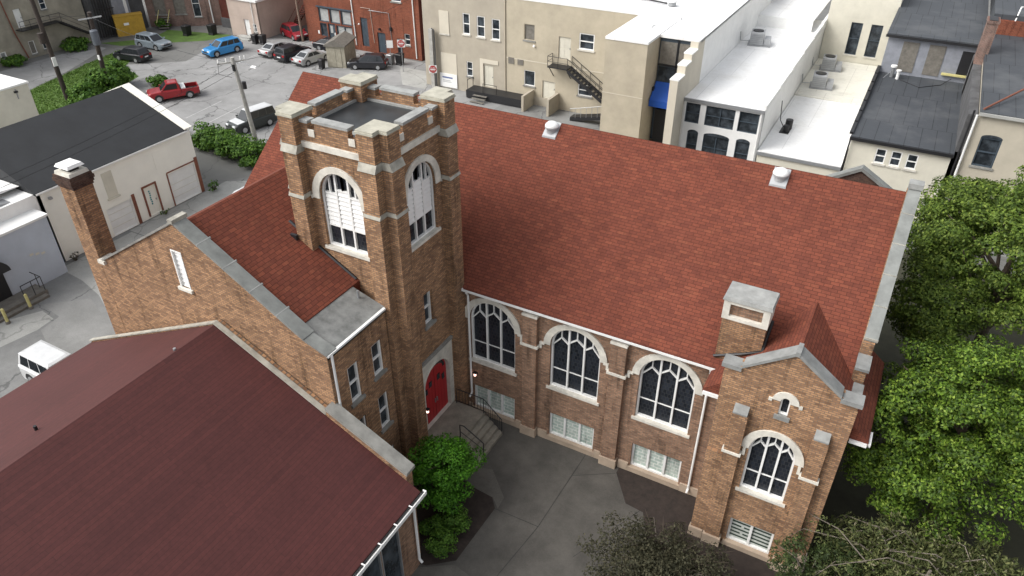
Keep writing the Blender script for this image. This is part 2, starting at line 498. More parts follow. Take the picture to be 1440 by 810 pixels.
class Wall:
    """one wall face with real openings; windows set into it"""

    def __init__(s, root, F, outer, mat, reveal=.22):
        s.root, s.F, s.outer, s.mat, s.reveal = root, F, outer, mat, reveal; s.holes = []

    def rect(s, u0, u1, z0, z1, kind='sash', name='window', glass=None, sill=STONE_D, frame=WHITE, fw=.07, label=None, mull=0, bars=1):
        F = s.F; s.holes.append([(u0, z0), (u1, z0), (u1, z1), (u0, z1)])
        g = glass or GLASS2; r = s.reveal
        m = MB()
        for a, b, c, d in ((u0, u0 + fw, z0, z1), (u1 - fw, u1, z0, z1), (u0 + fw, u1 - fw, z0, z0 + fw), (u0 + fw, u1 - fw, z1 - fw, z1)):
            m.fbox(F, a, b, c, d, -r - .02, -r + .1, frame)
        if kind == 'sash':
            for k in range(bars):
                zm = z0 + (z1 - z0) * (k + 1) / (bars + 1)
                m.fbox(F, u0 + fw, u1 - fw, zm - fw * .45, zm + fw * .45, -r - .02, -r + .08, frame)
        for k in range(mull):
            um = u0 + (u1 - u0) * (k + 1) / (mull + 1)
            m.fbox(F, um - fw * .6, um + fw * .6, z0 + fw, z1 - fw, -r - .02, -r + .09, frame)
        o = m.build(name, s.root)
        if label: o['label'] = label
        p = MB(); p.face([F.P(u0, z0, -r), F.P(u1, z0, -r), F.P(u1, z1, -r), F.P(u0, z1, -r)], g); p.build('pane', o)
        if sill:
            q = MB(); q.fbox(F, u0 - .1, u1 + .1, z0 - .14, z0 + .003, -r + .1, .09, sill); q.build('sill', o)
        return o

    def door(s, u0, u1, z0, z1, mat, name='door', frame=None, label=None, r=.12):
        F = s.F; s.holes.append([(u0, z0), (u1, z0), (u1, z1), (u0, z1)])
        m = MB(); m.fbox(F, u0 + .003, u1 - .003, z0, z1 - .003, -.3, -r, mat)
        for a, b in ((.08, .46), (.54, .92)):
            for c, d in ((.08, .45), (.52, .92)):
                m.fbox(F, u0 + (u1 - u0) * a, u0 + (u1 - u0) * b, z0 + (z1 - z0) * c, z0 + (z1 - z0) * d, -r, -r + .015, mat)
        o = m.build(name, s.root)
        if label: o['label'] = label
        k = MB(); k.fbox(F, u1 - .16, u1 - .1, z0 + 1.0, z0 + 1.12, -r + .002, -r + .07, STEEL); k.build('handle', o)
        if frame:
            q = MB(); fw = .13
            q.fbox(F, u0 - fw, u0 - .002, z0, z1 + fw, 0.002, .06, frame); q.fbox(F, u1 + .002, u1 + fw, z0, z1 + fw, 0.002, .06, frame)
            q.fbox(F, u0 - .002, u1 + .002, z1 + .002, z1 + fw, 0.002, .06, frame); q.build('door_frame', o)
        return o

    def hole(s, pts): s.holes.append(pts)

    def finish(s, name='wall', rmat=None):
        m = MB(); m.holed(s.F, s.outer, s.holes, s.reveal + .05, s.mat, rmat)
        return m.build(name, s.root)

    def arched(s, uc, w, z0, zs, rise, hood=.36, louvre=None, drop=.0, name='arched_window', d=.24, p=2.0, ears=True, hz=None):
        F = s.F; A = archpts(uc, w, zs, rise, 16, p); u0, u1 = uc - w / 2, uc + w / 2
        hole = [(u0, z0), (u1, z0)] + list(reversed(A)); s.holes.append(hole)
        b = .085
        az = lambda u: zs + (rise - b) * max(0, 1 - abs((u - uc) / (w / 2 - b)) ** p) ** .5
        inn = [(uc + (u - uc) * (w / 2 - b) / (w / 2), zs + (z - zs) * (rise - b) / rise) for u, z in A]
        m = MB(); m.band(F, inn, A, -d - .03, -d + .12, WHITE)
        for a, c in ((u0, u0 + b), (u1 - b, u1)): m.fbox(F, a, c, z0, zs, -d - .03, -d + .12, WHITE)
        m.fbox(F, u0 + b, u1 - b, z0, z0 + b, -d - .03, -d + .12, WHITE)
        t3 = (w - 2 * b) / 3; M1, M2 = u0 + b + t3, u1 - b - t3
        for u in (M1, M2): m.fbox(F, u - .042, u + .042, z0 + b, az(u), -d - .02, -d + .1, WHITE)
        lights = [(u0 + b, M1), (M1, M2), (M2, u1 - b)]
        if louvre is None:
            zb = z0 + (zs - z0) * .42
            m.fbox(F, u0 + b, u1 - b, zb - .016, zb + .016, -d - .02, -d + .05, WHITE)
            zh = zs + rise * .12
            for i, (a, c) in enumerate(lights):
                mid = (a + c) / 2; zc = zh + rise * .25
                if i == 1: zc += rise * .1
                zl = min(zh + (rise * .1 if i == 1 else 0), az(a) if i else zh); zr_ = min(zh + (rise * .1 if i == 1 else 0), az(c) if i < 2 else zh)
                if i == 0: zl = zs - .02
                if i == 2: zr_ = zs - .02
                m.bar(F, (a, zl), (mid, zc), .058, -d - .02, -d + .085, WHITE)
                m.bar(F, (mid, zc), (c, zr_), .058, -d - .02, -d + .085, WHITE)
                if az(mid) > zc + .05: m.fbox(F, mid - .024, mid + .024, zc, az(mid), -d - .02, -d + .075, WHITE)
        o = m.build(name, s.root)
        g = MB(); g.prism(F, hole, -d - .06, -d, GLASS); g.build('glass', o)
        if louvre:
            zt = louvre
            L = MB()
            for i, (a, c) in enumerate(lights):
                mid = (a + c) / 2; a2, c2 = a + .045, c - .045
                zc = min(zs + rise * .34, az(a2 if i == 0 else (c2 if i == 2 else mid)) - .12)
                n = int((zc - zt) / .2)
                L.fbox(F, a2, c2, zt, zt + n * .2, -d, -d + .02, WHITE)
                for k in range(n):
                    z = zt + k * .2
                    L.hexa([F.P(a2, z, -d + .085), F.P(c2, z, -d + .085), F.P(c2, z + .015, -d + .09), F.P(a2, z + .015, -d + .09),
                            F.P(a2, z + .185, -d + .022), F.P(c2, z + .185, -d + .022), F.P(c2, z + .19, -d + .04), F.P(a2, z + .19, -d + .04)], WHITE)
                zt2 = zt + n * .2
                L.fbox(F, a2, c2, zt2, zt2 + .07, -d, -d + .1, WHITE)
                L.fbox(F, a2, c2, zt - .06, zt, -d, -d + .1, WHITE)
                for u in ((mid,) if i != 1 else (mid, mid - t3 * .0)):
                    if az(u) > zt2 + .1: L.fbox(F, u - .03, u + .03, zt2 + .05, az(u), -d - .02, -d + .09, WHITE)
            L.build('louvre_slats', o)
        q = MB(); q.fbox(F, u0 - .12, u1 + .12, z0 - .13, z0 + .004, -d + .1, .08, STONE); q.build('sill', o)
        if hood:
            zf = zs if hz is None else hz
            h = MB(); out = archpts(uc, w + 2 * hood, zs, rise + hood * .78, 16, p)
            inner = [(u, z) for u, z in archpts(uc, w + .006, zs, rise + .003, 16, p)]
            h.band(F, inner, out, .003, .07, STONE)
            if zf < zs - .01:
                h.fbox(F, u0 - hood, u0 - .003, zf, zs, .003, .07, STONE); h.fbox(F, u1 + .003, u1 + hood, zf, zs, .003, .07, STONE)
            h.build('stone_hood', o)
        return o
# ================================================================ ground (the setting)
m = MB(); m.box(-400, 300, -200, 500, -.5, 0, GROUND); struct(m.build('ground'))


def sheet(name, pts, z, mat):
    m = MB(); m.face([(x, y, z) for x, y in pts], mat); return struct(m.build(name))


def onnave(u, v):
    d = FWD + RGT * (u - 720) / FOC - UPV * (v - 405) / FOC
    t = (7.79 + .815 * (CAM[1] - 4.34) - CAM[2]) / (d[2] - .815 * d[1]); return CAM + t * d


def abox(m, xa, xb, ya, yb, z0, z1, mat):
    m.box(min(xa, xb), max(xa, xb), min(ya, yb), max(ya, yb), z0, z1, mat)


# ================================================================ the church
church = thing('church', 'tan brick church with red shingle roof and square crenellated bell tower', 'church', (0, 0, 0))
A_ = 4.48
tS, tE = Frame(0, 0, 1, 0), Frame(0, 0, 0, 1)
tN, tW = Frame(0, A_, -1, 0), Frame(-A_, A_, 0, -1)
FRAMES = {'S': (Frame(-A_, 0, 1, 0)), 'E': tE, 'N': tN, 'W': tW}

# --- tower shaft
wS = Wall(church, FRAMES['S'], [(0, 0), (A_, 0), (A_, 15.7), (0, 15.7)], BR_T)
wS.arched(2.24, 2.08, 11.28, 13.55, 1.2, hood=.34, louvre=12.28, hz=13.45, name='louvred_window')
wS.finish('tower_wall')
wE = Wall(church, tE, [(0, 0), (A_, 0), (A_, 15.7), (0, 15.7)], BR_T)
wE.arched(2.28, 2.04, 11.35, 13.6, 1.2, hood=.34, louvre=12.35, hz=13.45, name='louvred_window')
wE.rect(1.86, 2.5, 6.95, 8.65, fw=.08)
dh = archpts(2.36, 2.14, 3.55, .98, 14)
wE.hole([(1.29, 1.05), (3.43, 1.05)] + list(reversed(dh)))
wE.finish('tower_wall')
for k in 'NW':
    m = MB(); m.holed(FRAMES[k], [(0, 0), (A_, 0), (A_, 15.7), (0, 15.7)], [], .2, BR_T); m.build('tower_wall', church)
# door surround and red door
FD = Frame(.06, 0, 0, 1); dq = archpts(2.36, 2.08, 3.55, .95, 14); hole = [(1.32, 1.06), (3.40, 1.06)] + list(reversed(dq))
m = MB(); m.holed(FD, [(1.17, 1.05), (3.74, 1.05), (3.74, 5.08), (1.17, 5.08)], [hole], .26, STONE)
m.fbox(tE, 1.15, 1.168, 1.05, 5.08, .0, .06, STONE); m.fbox(tE, 3.742, 3.76, 1.05, 5.08, .0, .06, STONE)
m.fbox(tE, 1.12, 3.79, 5.082, 5.22, .0, .13, STONE_D)
m.band(tE, archpts(2.36, 2.16, 3.55, 1.0, 14), archpts(2.36, 2.32, 3.55, 1.1, 14), .062, .085, STONE)
for zz in (1.9, 2.7, 3.5): m.fbox(tE, 3.56, 3.735, zz, zz + .02, .062, .066, STONE_D)
m.build('door_surround', church)
m = MB(); m.prism(tE, [(1.33, 1.06), (3.39, 1.06)] + list(reversed(archpts(2.36, 2.06, 3.55, .94, 14))), -.3, -.14, DOOR_RED)
for i in range(1, 8):
    u = 1.33 + i * 2.06 / 8; m.fbox(tE, u - .006, u + .006, 1.08, 3.9, -.14, -.136, DOOR_DK)
m.fbox(tE, 2.35, 2.37, 1.06, 4.45, -.14, -.128, DOOR_DK)
dd = m.build('red_door', church)
for u, z in ((1.63, 3.1), (2.02, 3.35), (2.7, 3.35), (3.09, 3.1)):
    m = MB(); m.fbox(tE, u - .11, u + .11, z - .17, z + .17, -.14, -.12, GLASS); m.build('door_pane', dd)
m = MB(); m.band(tE, archpts(2.36, 1.5, 3.7, .5, 10), archpts(2.36, 1.8, 3.7, .68, 10), -.14, -.12, GLASS); m.build('door_pane', dd)
for u in (2.28, 2.44):
    m = MB(); m.fbox(tE, u - .02, u + .02, 2.0, 2.25, -.128, -.07, STEEL); m.build('handle', dd)

# --- buttresses, weathering stones, pier caps
W_ = .74
for cx, cy, ox, oy in ((0, 0, 1, -1), (-A_, 0, -1, -1), (0, A_, 1, 1), (-A_, A_, -1, 1)):
    for side in (0, 1):
        m = MB()
        for z0, z1, p in ((0, 13.7, .45), (13.7, 15.5, .42), (15.5, 16.82, .36)):
            e = .004 * (z0 > 1)
            if side == 0: abox(m, cx - ox * e, cx - ox * (W_ - e), cy - oy * .02, cy + oy * p, z0, z1, BR_T)
            else: abox(m, cx - ox * .02, cx + ox * p, cy - oy * e, cy - oy * (W_ - e), z0, z1, BR_T)
        b = m.build('buttress', church)
        # slanted stones where the buttress steps back
        for z0, z1, p0, p1, ov in ((13.5, 13.68, .50, .43, .03), (15.42, 15.72, .50, .365, .035)):
            q = MB()
            if side == 0:
                xa, xb = sorted((cx + ox * ov, cx - ox * (W_ + ov)))
                ya, y0, y1 = cy, cy + oy * p0, cy + oy * p1
                q.hexa([(xa, ya, z0), (xb, ya, z0), (xb, y0, z0), (xa, y0, z0), (xa, ya, z1), (xb, ya, z1), (xb, y1, z1), (xa, y1, z1)], STONE_M)
            else:
                ya, yb = sorted((cy + oy * ov, cy - oy * (W_ + ov)))
                xa, x0, x1 = cx, cx + ox * p0, cx + ox * p1
                q.hexa([(xa, ya, z0), (xa, yb, z0), (x0, yb, z0), (x0, ya, z0), (xa, ya, z1), (xa, yb, z1), (x1, yb, z1), (x1, ya, z1)], STONE_M)
            q.build('weathering_stone', b)
    m = MB()
    abox(m, cx - ox * .01, cx - ox * W_, cy - oy * .01, cy - oy * W_, 15.7, 16.81, BR_T)
    m.build('corner_pier', church)
    m = MB(); e = .07
    for za, zb, e in ((16.823, 16.90, .04), (16.90, 16.97, .015)):
        abox(m, cx + ox * e, cx - ox * (W_ + e), cy - oy * (W_ + e), cy + oy * (.36 + e), za, zb, STONE_C)
        abox(m, cx + ox * e, cx + ox * (.36 + e), cy + oy * e * .98, cy - oy * (W_ + e * .97), za + .003, zb - .003, STONE_C)
    m.build('pier_cap', church)

# --- string courses and parapet on each side
for k, F in FRAMES.items():
    m = MB(); m.fbox(F, W_, A_ - W_, 15.6, 15.84, -.02, .10, STONE); m.build('string_course', church)
    if k in 'SE':
        c = 2.24 if k == 'S' else 2.28
        for a, b in ((W_ + .05, c - 1.4), (c + 1.4, A_ - W_ - .05)):
            m = MB(); m.fbox(F, a, b, 13.40, 13.54, .0, .09, STONE); m.build('string_course', church)
    m = MB(); T = .30
    m.fbox(F, W_, A_ - W_, 15.7, 16.3, -T, 0, BR_T)
    m.fbox(F, W_, 1.10, 16.3, 16.58, -T, 0, BR_T); m.fbox(F, A_ - 1.10, A_ - W_, 16.3, 16.58, -T, 0, BR_T)
    m.fbox(F, 1.44, A_ - 1.44, 16.3, 16.64, -T, 0, BR_T)
    m.build('parapet', church)
    m = MB()
    m.fbox(F, W_ + .02, 1.16, 16.585, 16.69, -T - .05, .06, STONE_M2); m.fbox(F, A_ - 1.16, A_ - W_ - .02, 16.585, 16.69, -T - .05, .06, STONE_M2)
    m.fbox(F, 1.38, A_ - 1.38, 16.645, 16.76, -T - .05, .06, STONE_M2)
    m.build('parapet_coping', church)
    for a in (1.12, A_ - 1.42):
        m = MB(); m.fbox(F, a, a + .30, 16.08, 16.36, -.01, .04, STONE); m.build('crenel_stone', church)
m = MB(); m.box(-A_ + .3, -.3, .3, A_ - .3, 15.0, 16.10, MEMBR_D); m.build('tower_roof', church)
m = MB()
for x0, x1, y0, y1 in ((-A_ + .31, -.31, .31, .43), (-A_ + .31, -.31, A_ - .43, A_ - .31), (-A_ + .31, -A_ + .43, .43, A_ - .43), (-.43, -.31, .43, A_ - .43)):
    m.box(x0, x1, y0, y1, 16.103, 16.2, STONE_M2)
m.build('roof_curb', church)

# --- nave
YN = 4.513
FN = Frame(0, YN, 1, 0)
wn = Wall(church, FN, [(-.3, 0), (13.0, 0), (13.0, 7.9), (-.3, 7.9)], BR_N)
for i in range(3):
    wn.arched(1.895 + i * 4.298, 2.46, 3.5, 5.98, 1.24, hood=.34)
    wn.rect(.733 + i * 4.298, .733 + i * 4.298 + 2.375, .3, 1.8, kind='plain', name='basement_window', glass=GBLOCK, sill=TANCONC, mull=2, fw=.09)
wn.finish('nave_wall')
for i in range(2):
    a = 3.6 + i * 4.298
    m = MB(); m.fbox(FN, a + .03, a + .75, 0, 7.35, -.02, .24, BR_N); b = m.build('buttress', church)
    m = MB(); m.fbox(FN, a + .0, a + .78, 7.35, 7.47, -.02, .28, STONE); m.build('cap_stone', b)
    m = MB(); m.fbox(FN, a - .03, a + .81, 0, .52, -.02, .32, TANCONC); m.build('plinth_block', b)
    m = MB(); m.fbox(FN, a - .06, a + .84, 5.66, 5.78, .0, .30, STONE)
    for s0, s1 in ((a - .17, a - .06), (a + .84, a + .95)):
        m.fbox(FN, s0, s1, 5.66, 6.02, .003, .09, STONE)
    m.fbox(FN, a - .31, a - .171, 5.90, 6.02, .003, .085, STONE); m.fbox(FN, a + .951, a + 1.09, 5.90, 6.02, .003, .085, STONE)
    m.build('string_course', b)
for a, b in ((.0, .66), (3.2, 3.52), (4.46, 4.95), (7.5, 7.82), (8.76, 9.25), (11.8, 12.94)):
    m = MB(); m.fbox(FN, a, b, 0, .5, .003, .09, TANCONC); m.build('plinth', church)
for i in range(3):
    m = MB(); m.fbox(FN, .66 + i * 4.298, .66 + i * 4.298 + 2.52, 0, .14, .003, .085, TANCONC); m.build('plinth', church)
# nave roof, rear walls
XW, XE = -14.28, 17.2
m = MB(); m.prism(tE, [(4.3, 7.64), (4.3, 7.757), (11.47, 13.60), (18.64, 7.757), (18.64, 7.64)], XW - .15, XE - .004, BR_T, side=SH_R)
m.build('nave_roof', church)
m = MB(); m.prism(tE, [(4.6, 0), (18.4, 0), (18.4, 8.0), (11.47, 13.3), (4.6, 8.0)], XW, XW + .3, BR_T); m.build('west_gable_wall', church)
m = MB(); m.box(XW, XE, 18.1, 18.4, 0, 7.8, BR_N); m.build('north_wall', church)
m = MB(); m.box(-13.0, -4.5, 4.2, 4.5, 0, 7.8, BR_N); m.build('nave_wall', church)
# gutter + downspouts
m = MB(); m.box(.5, 12.40, 4.19, 4.29, 7.66, 7.69, WHITE); m.box(.5, 12.40, 4.19, 4.21, 7.69, 7.78, WHITE); m.box(.46, .5, 4.19, 4.29, 7.66, 7.78, WHITE); m.box(12.40, 12.44, 4.19, 4.29, 7.66, 7.78, WHITE)
m.build('gutter', church)
for x, z0 in ((.67, 1.15), (12.22, .3)):
    m = MB(); m.tube([(x, 4.24, 7.68), (x, 4.26, 7.58), (x, 4.41, 7.35), (x, 4.41, z0 + .15), (x, 4.2, z0)], .055, WHITE, 8); m.build('downspout', church)
# east gable with metal coping and stepped kneelers
half = [(4.3, 0), (4.3, 8.35), (5.15, 8.35), (5.15, 9.05), (6.1, 9.05), (6.1, 9.66)]
poly = half + [(11.47, 13.82)] + [(22.94 - y, z) for y, z in reversed(half)]
m = MB(); m.prism(tE, poly, XE, 17.64, BR_T); m.build('east_gable_wall', church)
m = MB(); jns = []
for sg in (1, -1):
    for k in range(5):
        ya, yb = 6.15 + k * 1.064, 6.15 + (k + 1) * 1.064
        za, zb = 9.70 + (ya - 6.1) * .7747, 9.70 + (yb - 6.1) * .7747
        Y = lambda y: y if sg > 0 else 22.94 - y
        q = [(Y(ya), za), (Y(yb), zb), (Y(yb), zb + .13), (Y(ya), za + .13)]
        m.prism(tE, q if sg > 0 else list(reversed(q)), XE + .02, 17.70, COPE)
        q = [(Y(ya) - .02, za + .05), (Y(ya) + .02, za + .05), (Y(ya) + .02, za + .142), (Y(ya) - .02, za + .142)]
        jn = MB(); jn.prism(tE, q, XE + .01, 17.71, STONE_M); jns.append(jn)
cp = m.build('gable_coping', church)
for jn in jns: jn.build('coping_joint', cp)
for y0, y1, z in ((4.22, 5.12, 8.355), (5.08, 6.07, 9.055)):
    for a, b in ((y0, y1), (22.94 - y1, 22.94 - y0)):
        m = MB(); m.box(XE - .0, 17.70, a, b, z, z + .12, STONE_K); m.build('kneeler_stone', church)
m = MB(); m.box(XE - .0, 17.74, 11.22, 11.72, 13.86, 14.08, STONE_M2); m.build('apex_stone', church)
# round roof vents near the ridge
for u, v in ((776, 183), (1097, 250)):
    p = onnave(u, v)
    m = MB(); m.hexa([(p[0] - .36, p[1] - .36, p[2] - .32), (p[0] + .36, p[1] - .36, p[2] - .32), (p[0] + .36, p[1] + .36, p[2] + .22), (p[0] - .36, p[1] + .36, p[2] + .22),
                      (p[0] - .34, p[1] - .34, p[2] - .2), (p[0] + .34, p[1] - .34, p[2] - .2), (p[0] + .34, p[1] + .34, p[2] + .31), (p[0] - .34, p[1] + .34, p[2] + .31)], ACGREY)
    m.cyl((p[0], p[1], p[2] - .1), .26, .26, ACGREY, 20)
    b = m.build('roof_vent', church)
    m = MB(); m.cyl((p[0], p[1], p[2] + .14), .34, .07, ACGREY, 24); m.dome((p[0], p[1], p[2] + .21), .34, .24, WHITE, 24); m.build('vent_cap', b)

# --- south transept
TX0, TX1, TY = 12.95, 17.62, 2.58
FT = Frame(TX0, TY, 1, 0); TWD = TX1 - TX0
wt = Wall(church, FT, [(0, 0), (TWD, 0), (TWD, 9.22), (TWD / 2, 10.78), (0, 9.22)], BR_T)
wt.arched(2.38, 1.72, 3.6, 5.88, .98, hood=.33)
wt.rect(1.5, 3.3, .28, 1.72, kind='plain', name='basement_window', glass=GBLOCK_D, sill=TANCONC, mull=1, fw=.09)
# little lancet
la = archpts(2.36, .34, 8.62, .2, 10); lh = [(2.19, 7.95), (2.53, 7.95)] + list(reversed(la)); wt.hole(lh)
m = MB(); m.band(FT, archpts(2.36, .22, 8.62, .14, 10), archpts(2.36, .34, 8.62, .2, 10), -.18, -.08, WHITE)
m.fbox(FT, 2.19, 2.245, 7.95, 8.62, -.18, -.08, WHITE); m.fbox(FT, 2.475, 2.53, 7.95, 8.62, -.18, -.08, WHITE); m.fbox(FT, 2.245, 2.475, 7.95, 8.02, -.18, -.08, WHITE)
o = m.build('lancet_window', church)
m = MB(); m.prism(FT, lh, -.22, -.16, GLASS); m.build('glass', o)
m = MB(); m.band(FT, archpts(2.36, .346, 8.62, .203, 12), archpts(2.36, .95, 8.62, .46, 12), .003, .06, STONE)
m.fbox(FT, 1.76, 1.885, 8.52, 8.66, .003, .065, STONE); m.fbox(FT, 2.836, 2.96, 8.52, 8.66, .003, .065, STONE)
m.build('stone_hood', o)
m = MB(); m.fbox(FT, 2.08, 2.64, 7.78, 7.954, -.1, .1, STONE_K); m.build('sill', o)
wt.finish('transept_wall')
m = MB(); m.box(TX0, TX0 + .02, TY + .003, YN, 0, 8.0, BR_N); m.build('transept_wall', church)
m = MB(); m.box(TX1 - .02, TX1, TY + .003, 5, 0, 8.0, BR_T); m.build('transept_wall', church)
m = MB(); m.prism(FT, [(0.003, 7), (TWD - .003, 7), (TWD - .003, 9.22), (TWD / 2, 10.77), (.003, 9.22)], -.45, -.30, BR_T); m.build('gable_parapet', church)
m = MB()
for k in (0, 1):
    X = (lambda u: u) if k == 0 else (lambda u: TWD - u)
    q = [(X(.62), 9.56), (X(TWD / 2), 10.80), (X(TWD / 2), 10.94), (X(.62), 9.68)]
    m.prism(FT, q, -.5, .08, STONE_K)
m.build('gable_coping', church)
for a, b in ((-.14, .66), (TWD - .66, TWD + .14)):
    m = MB(); m.fbox(FT, a + .04, b - .04, 9.40, 9.58, -.5, .09, STONE_K); m.fbox(FT, max(a, .02), min(b, TWD - .02) - .02, 9.2, 9.355, -.44, .004, BR_T); m.build('kneeler_stone', church)
m = MB(); m.fbox(FT, TWD / 2 - .08, TWD / 2 + .08, 10.78, 10.97, -.52, .1, STONE_K); m.build('apex_stone', church)
for a, b, inner in ((.62, 1.26, 1), (3.55, 4.17, 0)):
    m = MB(); m.fbox(FT, a + .02, b - .02, 0, 7.55, -.02, .24, BR_T); bt = m.build('buttress', church)
    m = MB(); m.hexa([FT.P(a + .05, 7.55, -.0), FT.P(b - .05, 7.55, 0), FT.P(b - .05, 7.55, .28), FT.P(a + .05, 7.55, .28),
                      FT.P(a + .05, 7.86, .0), FT.P(b - .05, 7.86, 0), FT.P(b - .05, 7.62, .28), FT.P(a + .05, 7.62, .28)], STONE_K); m.build('cap_stone', bt)
    m = MB(); m.fbox(FT, a - .05, b + .05, 5.46, 5.58, 0, .29, STONE)
    s = (b + .05, b + .16) if inner else (a - .16, a - .05)
    m.fbox(FT, s[0], s[1], 5.46, 5.9, .003, .08, STONE); m.build('string_course', bt)
    m = MB(); m.fbox(FT, a - .06, b + .06, 0, .5, -.02, .34, TANCONC); m.build('plinth_block', bt)
m = MB(); m.fbox(FT, 0.0, .66, 0, 5.2, -.02, .16, BR_T); m.build('buttress', church)
for a, b, h_, e in ((-.06, .53, .5, .26), (1.35, 3.46, .12, .08), (4.26, TWD + .05, 1.2, .22)):
    m = MB(); m.fbox(FT, a, b, 0, h_, .003, e, TANCONC); m.build('plinth', church)
m = MB(); m.prism(Frame(0, 0, 1, 0), [(12.25, 7.5), (12.25, 7.66), (15.28, 10.16), (18.31, 7.66), (18.31, 7.5)], -8.0, -2.99, SH_R); m.build('transept_roof', church)
for x0, x1, y0, y1 in ((12.28, 12.9, 2.9, 3.0), (17.68, 18.28, 2.9, 3.0), (18.32, 18.40, 3.0, 3.7)):
    m = MB(); m.box(x0, x1, y0, y1, 7.44, 7.58, WHITE); m.build('fascia', church)
# roof chimney beside the transept
m = MB(); m.box(12.2, 13.88, 4.62, 5.66, 7.4, 10.02, BR_T); ch = m.build('roof_chimney', church)
m = MB(); m.box(12.16, 12.42, 4.58, 5.7, 10.025, 10.9, STONE); m.box(13.66, 13.92, 4.58, 5.7, 10.025, 10.9, STONE)
m.box(12.42, 13.66, 4.58, 5.7, 10.025, 10.18, STONE); m.box(12.42, 13.66, 4.58, 5.7, 10.74, 10.9, STONE); m.build('stone_surround', ch)
m = MB(); m.box(12.42, 13.66, 4.74, 5.55, 10.18, 10.74, BR_N); m.build('brick_infill', ch)
m = MB(); m.box(12.1, 13.98, 4.52, 5.76, 10.903, 11.06, STONE_M2, .04); m.build('chimney_cap', ch)
m = MB(); m.tube([(12.16, 4.58, 8.12), (13.2, 4.57, 8.6), (13.93, 4.56, 9.02), (13.95, 5.7, 9.75)], .06, BLACK, 6); m.build('flashing', ch)
m = MB(); m.prism(tE, [(5.2, 9.0), (6.3, 9.0), (5.75, 9.62)], 13.9, 15.0, SH_R); m.build('roof_cricket', ch)

# --- north gable whose peak shows over the ridge
m = MB(); pk = at(1212, 240, 'y', 19.2)
FNG = Frame(pk[0], 19.2, 1, 0); h = pk[2]
m.prism(FNG, [(-2.2, 7), (2.2, 7), (2.2, h - 1.3), (0, h), (-2.2, h - 1.3)], -.3, .0, BR_D); g = m.build('north_gable_wall', church)
m = MB(); m.prism(FNG, [(-2.3, h - 1.37), (0, h), (0, h + .18), (-2.3, h - 1.19)], -.4, .1, COPE); m.prism(FNG, [(2.3, h - 1.37), (0, h), (0, h + .18), (2.3, h - 1.19)], -.4, .1, COPE); m.build('gable_coping', g)

# --- west wing
GY = -4.07; RX, RZ = -7.14, 13.1
FW = Frame(0, GY, 1, 0)
ww = Wall(church, FW, [(-12.94, 0), (-.25, 0), (-.25, 9.42), (-1.5, 9.84), (RX, 13.26), (-12.94, 9.78)], BR_T, reveal=.12)
ww.holes.append([(-7.74, 10.2), (-7.14, 10.2), (-7.14, 11.95), (-7.74, 11.95)])
ww.finish('wing_wall')
m = MB()
for a, b, c, d in ((-7.74, -7.68, 10.2, 11.95), (-7.2, -7.14, 10.2, 11.95), (-7.68, -7.2, 11.89, 11.95)): m.fbox(FW, a, b, c, d, -.14, .02, WHITE)
m.fbox(FW, -7.68, -7.2, 10.2, 11.89, -.16, -.12, WHITE)
for k in range(8):
    z = 10.2 + k * .21
    m.hexa([FW.P(-7.68, z, -.06), FW.P(-7.2, z, -.06), FW.P(-7.2, z + .02, -.06), FW.P(-7.68, z + .02, -.06), FW.P(-7.68, z + .19, -.118), FW.P(-7.2, z + .19, -.118), FW.P(-7.2, z + .205, -.11), FW.P(-7.68, z + .205, -.11)], WHITE)
o = m.build('louvre_vent', church)
m = MB(); m.fbox(FW, -7.84, -7.04, 10.06, 10.197, -.05, .1, STONE); m.build('sill', o)
FWE = Frame(-.25, GY, 0, 1)
we = Wall(church, FWE, [(0.0, 0), (3.56, 0), (3.56, 9.42), (0, 9.42)], BR_T, reveal=.16)
for y0, y1, z0, z1 in ((-3.15, -2.5, 6.25, 8.1), (-1.62, -.97, 6.5, 8.15), (-1.62, -.97, 3.45, 5.3), (-3.15, -2.5, 3.3, 5.15), (-1.62, -.97, .7, 2.0), (-3.15, -2.5, .7, 2.0)):
    we.rect(y0 - GY, y1 - GY, z0, z1, fw=.085)
we.finish('wing_wall')
m = MB()
m.prism(Frame(0, 0, 1, 0), [(-13.35, 9.2), (-13.35, 9.46), (RX, RZ), (-1.85, 9.97), (-1.85, 9.2)], .0, 3.62, BR_T, side=SH_R)
m.prism(Frame(0, 0, 1, 0), [(-13.35, 9.2), (-13.35, 9.46), (RX, RZ), (-4.44, 11.506), (-4.44, 7.9)], -10.95, -.001, BR_T, side=SH_R)
m.build('wing_roof', church)
m = MB(); y0, y1 = GY + .003, -.46; m.hexa([(-2.0, y0, 9.2), (-.25, y0, 9.2), (-.25, y1, 9.2), (-2.0, y1, 9.2), (-2.0, y0, 9.97), (-.25, y0, 9.43), (-.25, y1, 9.43), (-2.0, y1, 9.97)], FLATG); m.build('flat_roof', church)
m = MB(); m.box(-.27, -.15, GY - .02, -.55, 9.38, 9.47, WHITE); m.build('gutter', church)
m = MB(); m.tube([(-.17, -3.9, 9.38), (-.17, -3.9, 5.9)], .055, WHITE, 8); m.build('downspout', church)
m = MB(); jns = []; sl = (13.26 - 9.78) / 5.89
for k in range(5):
    xa, xb = RX + k * 1.178, RX + (k + 1) * 1.178
    za, zb = 13.28 - sl * (xa - RX), 13.28 - sl * (xb - RX)
    m.prism(FW, [(xa, za), (xb, zb), (xb, zb + .1), (xa, za + .1)], -.55, .06, COPE)
    jn = MB(); jns += [jn] if k else []
    if k: jn.prism(FW, [(xa - .02, za + .05), (xa + .02, za + .02), (xa + .02, za + .094), (xa - .02, za + .118)], -.625, .074, STONE_M2)
m.prism(FW, [(-12.9, 9.80), (RX, 13.28), (RX, 13.38), (-12.9, 9.9)], -.4, .07, STONE_D)
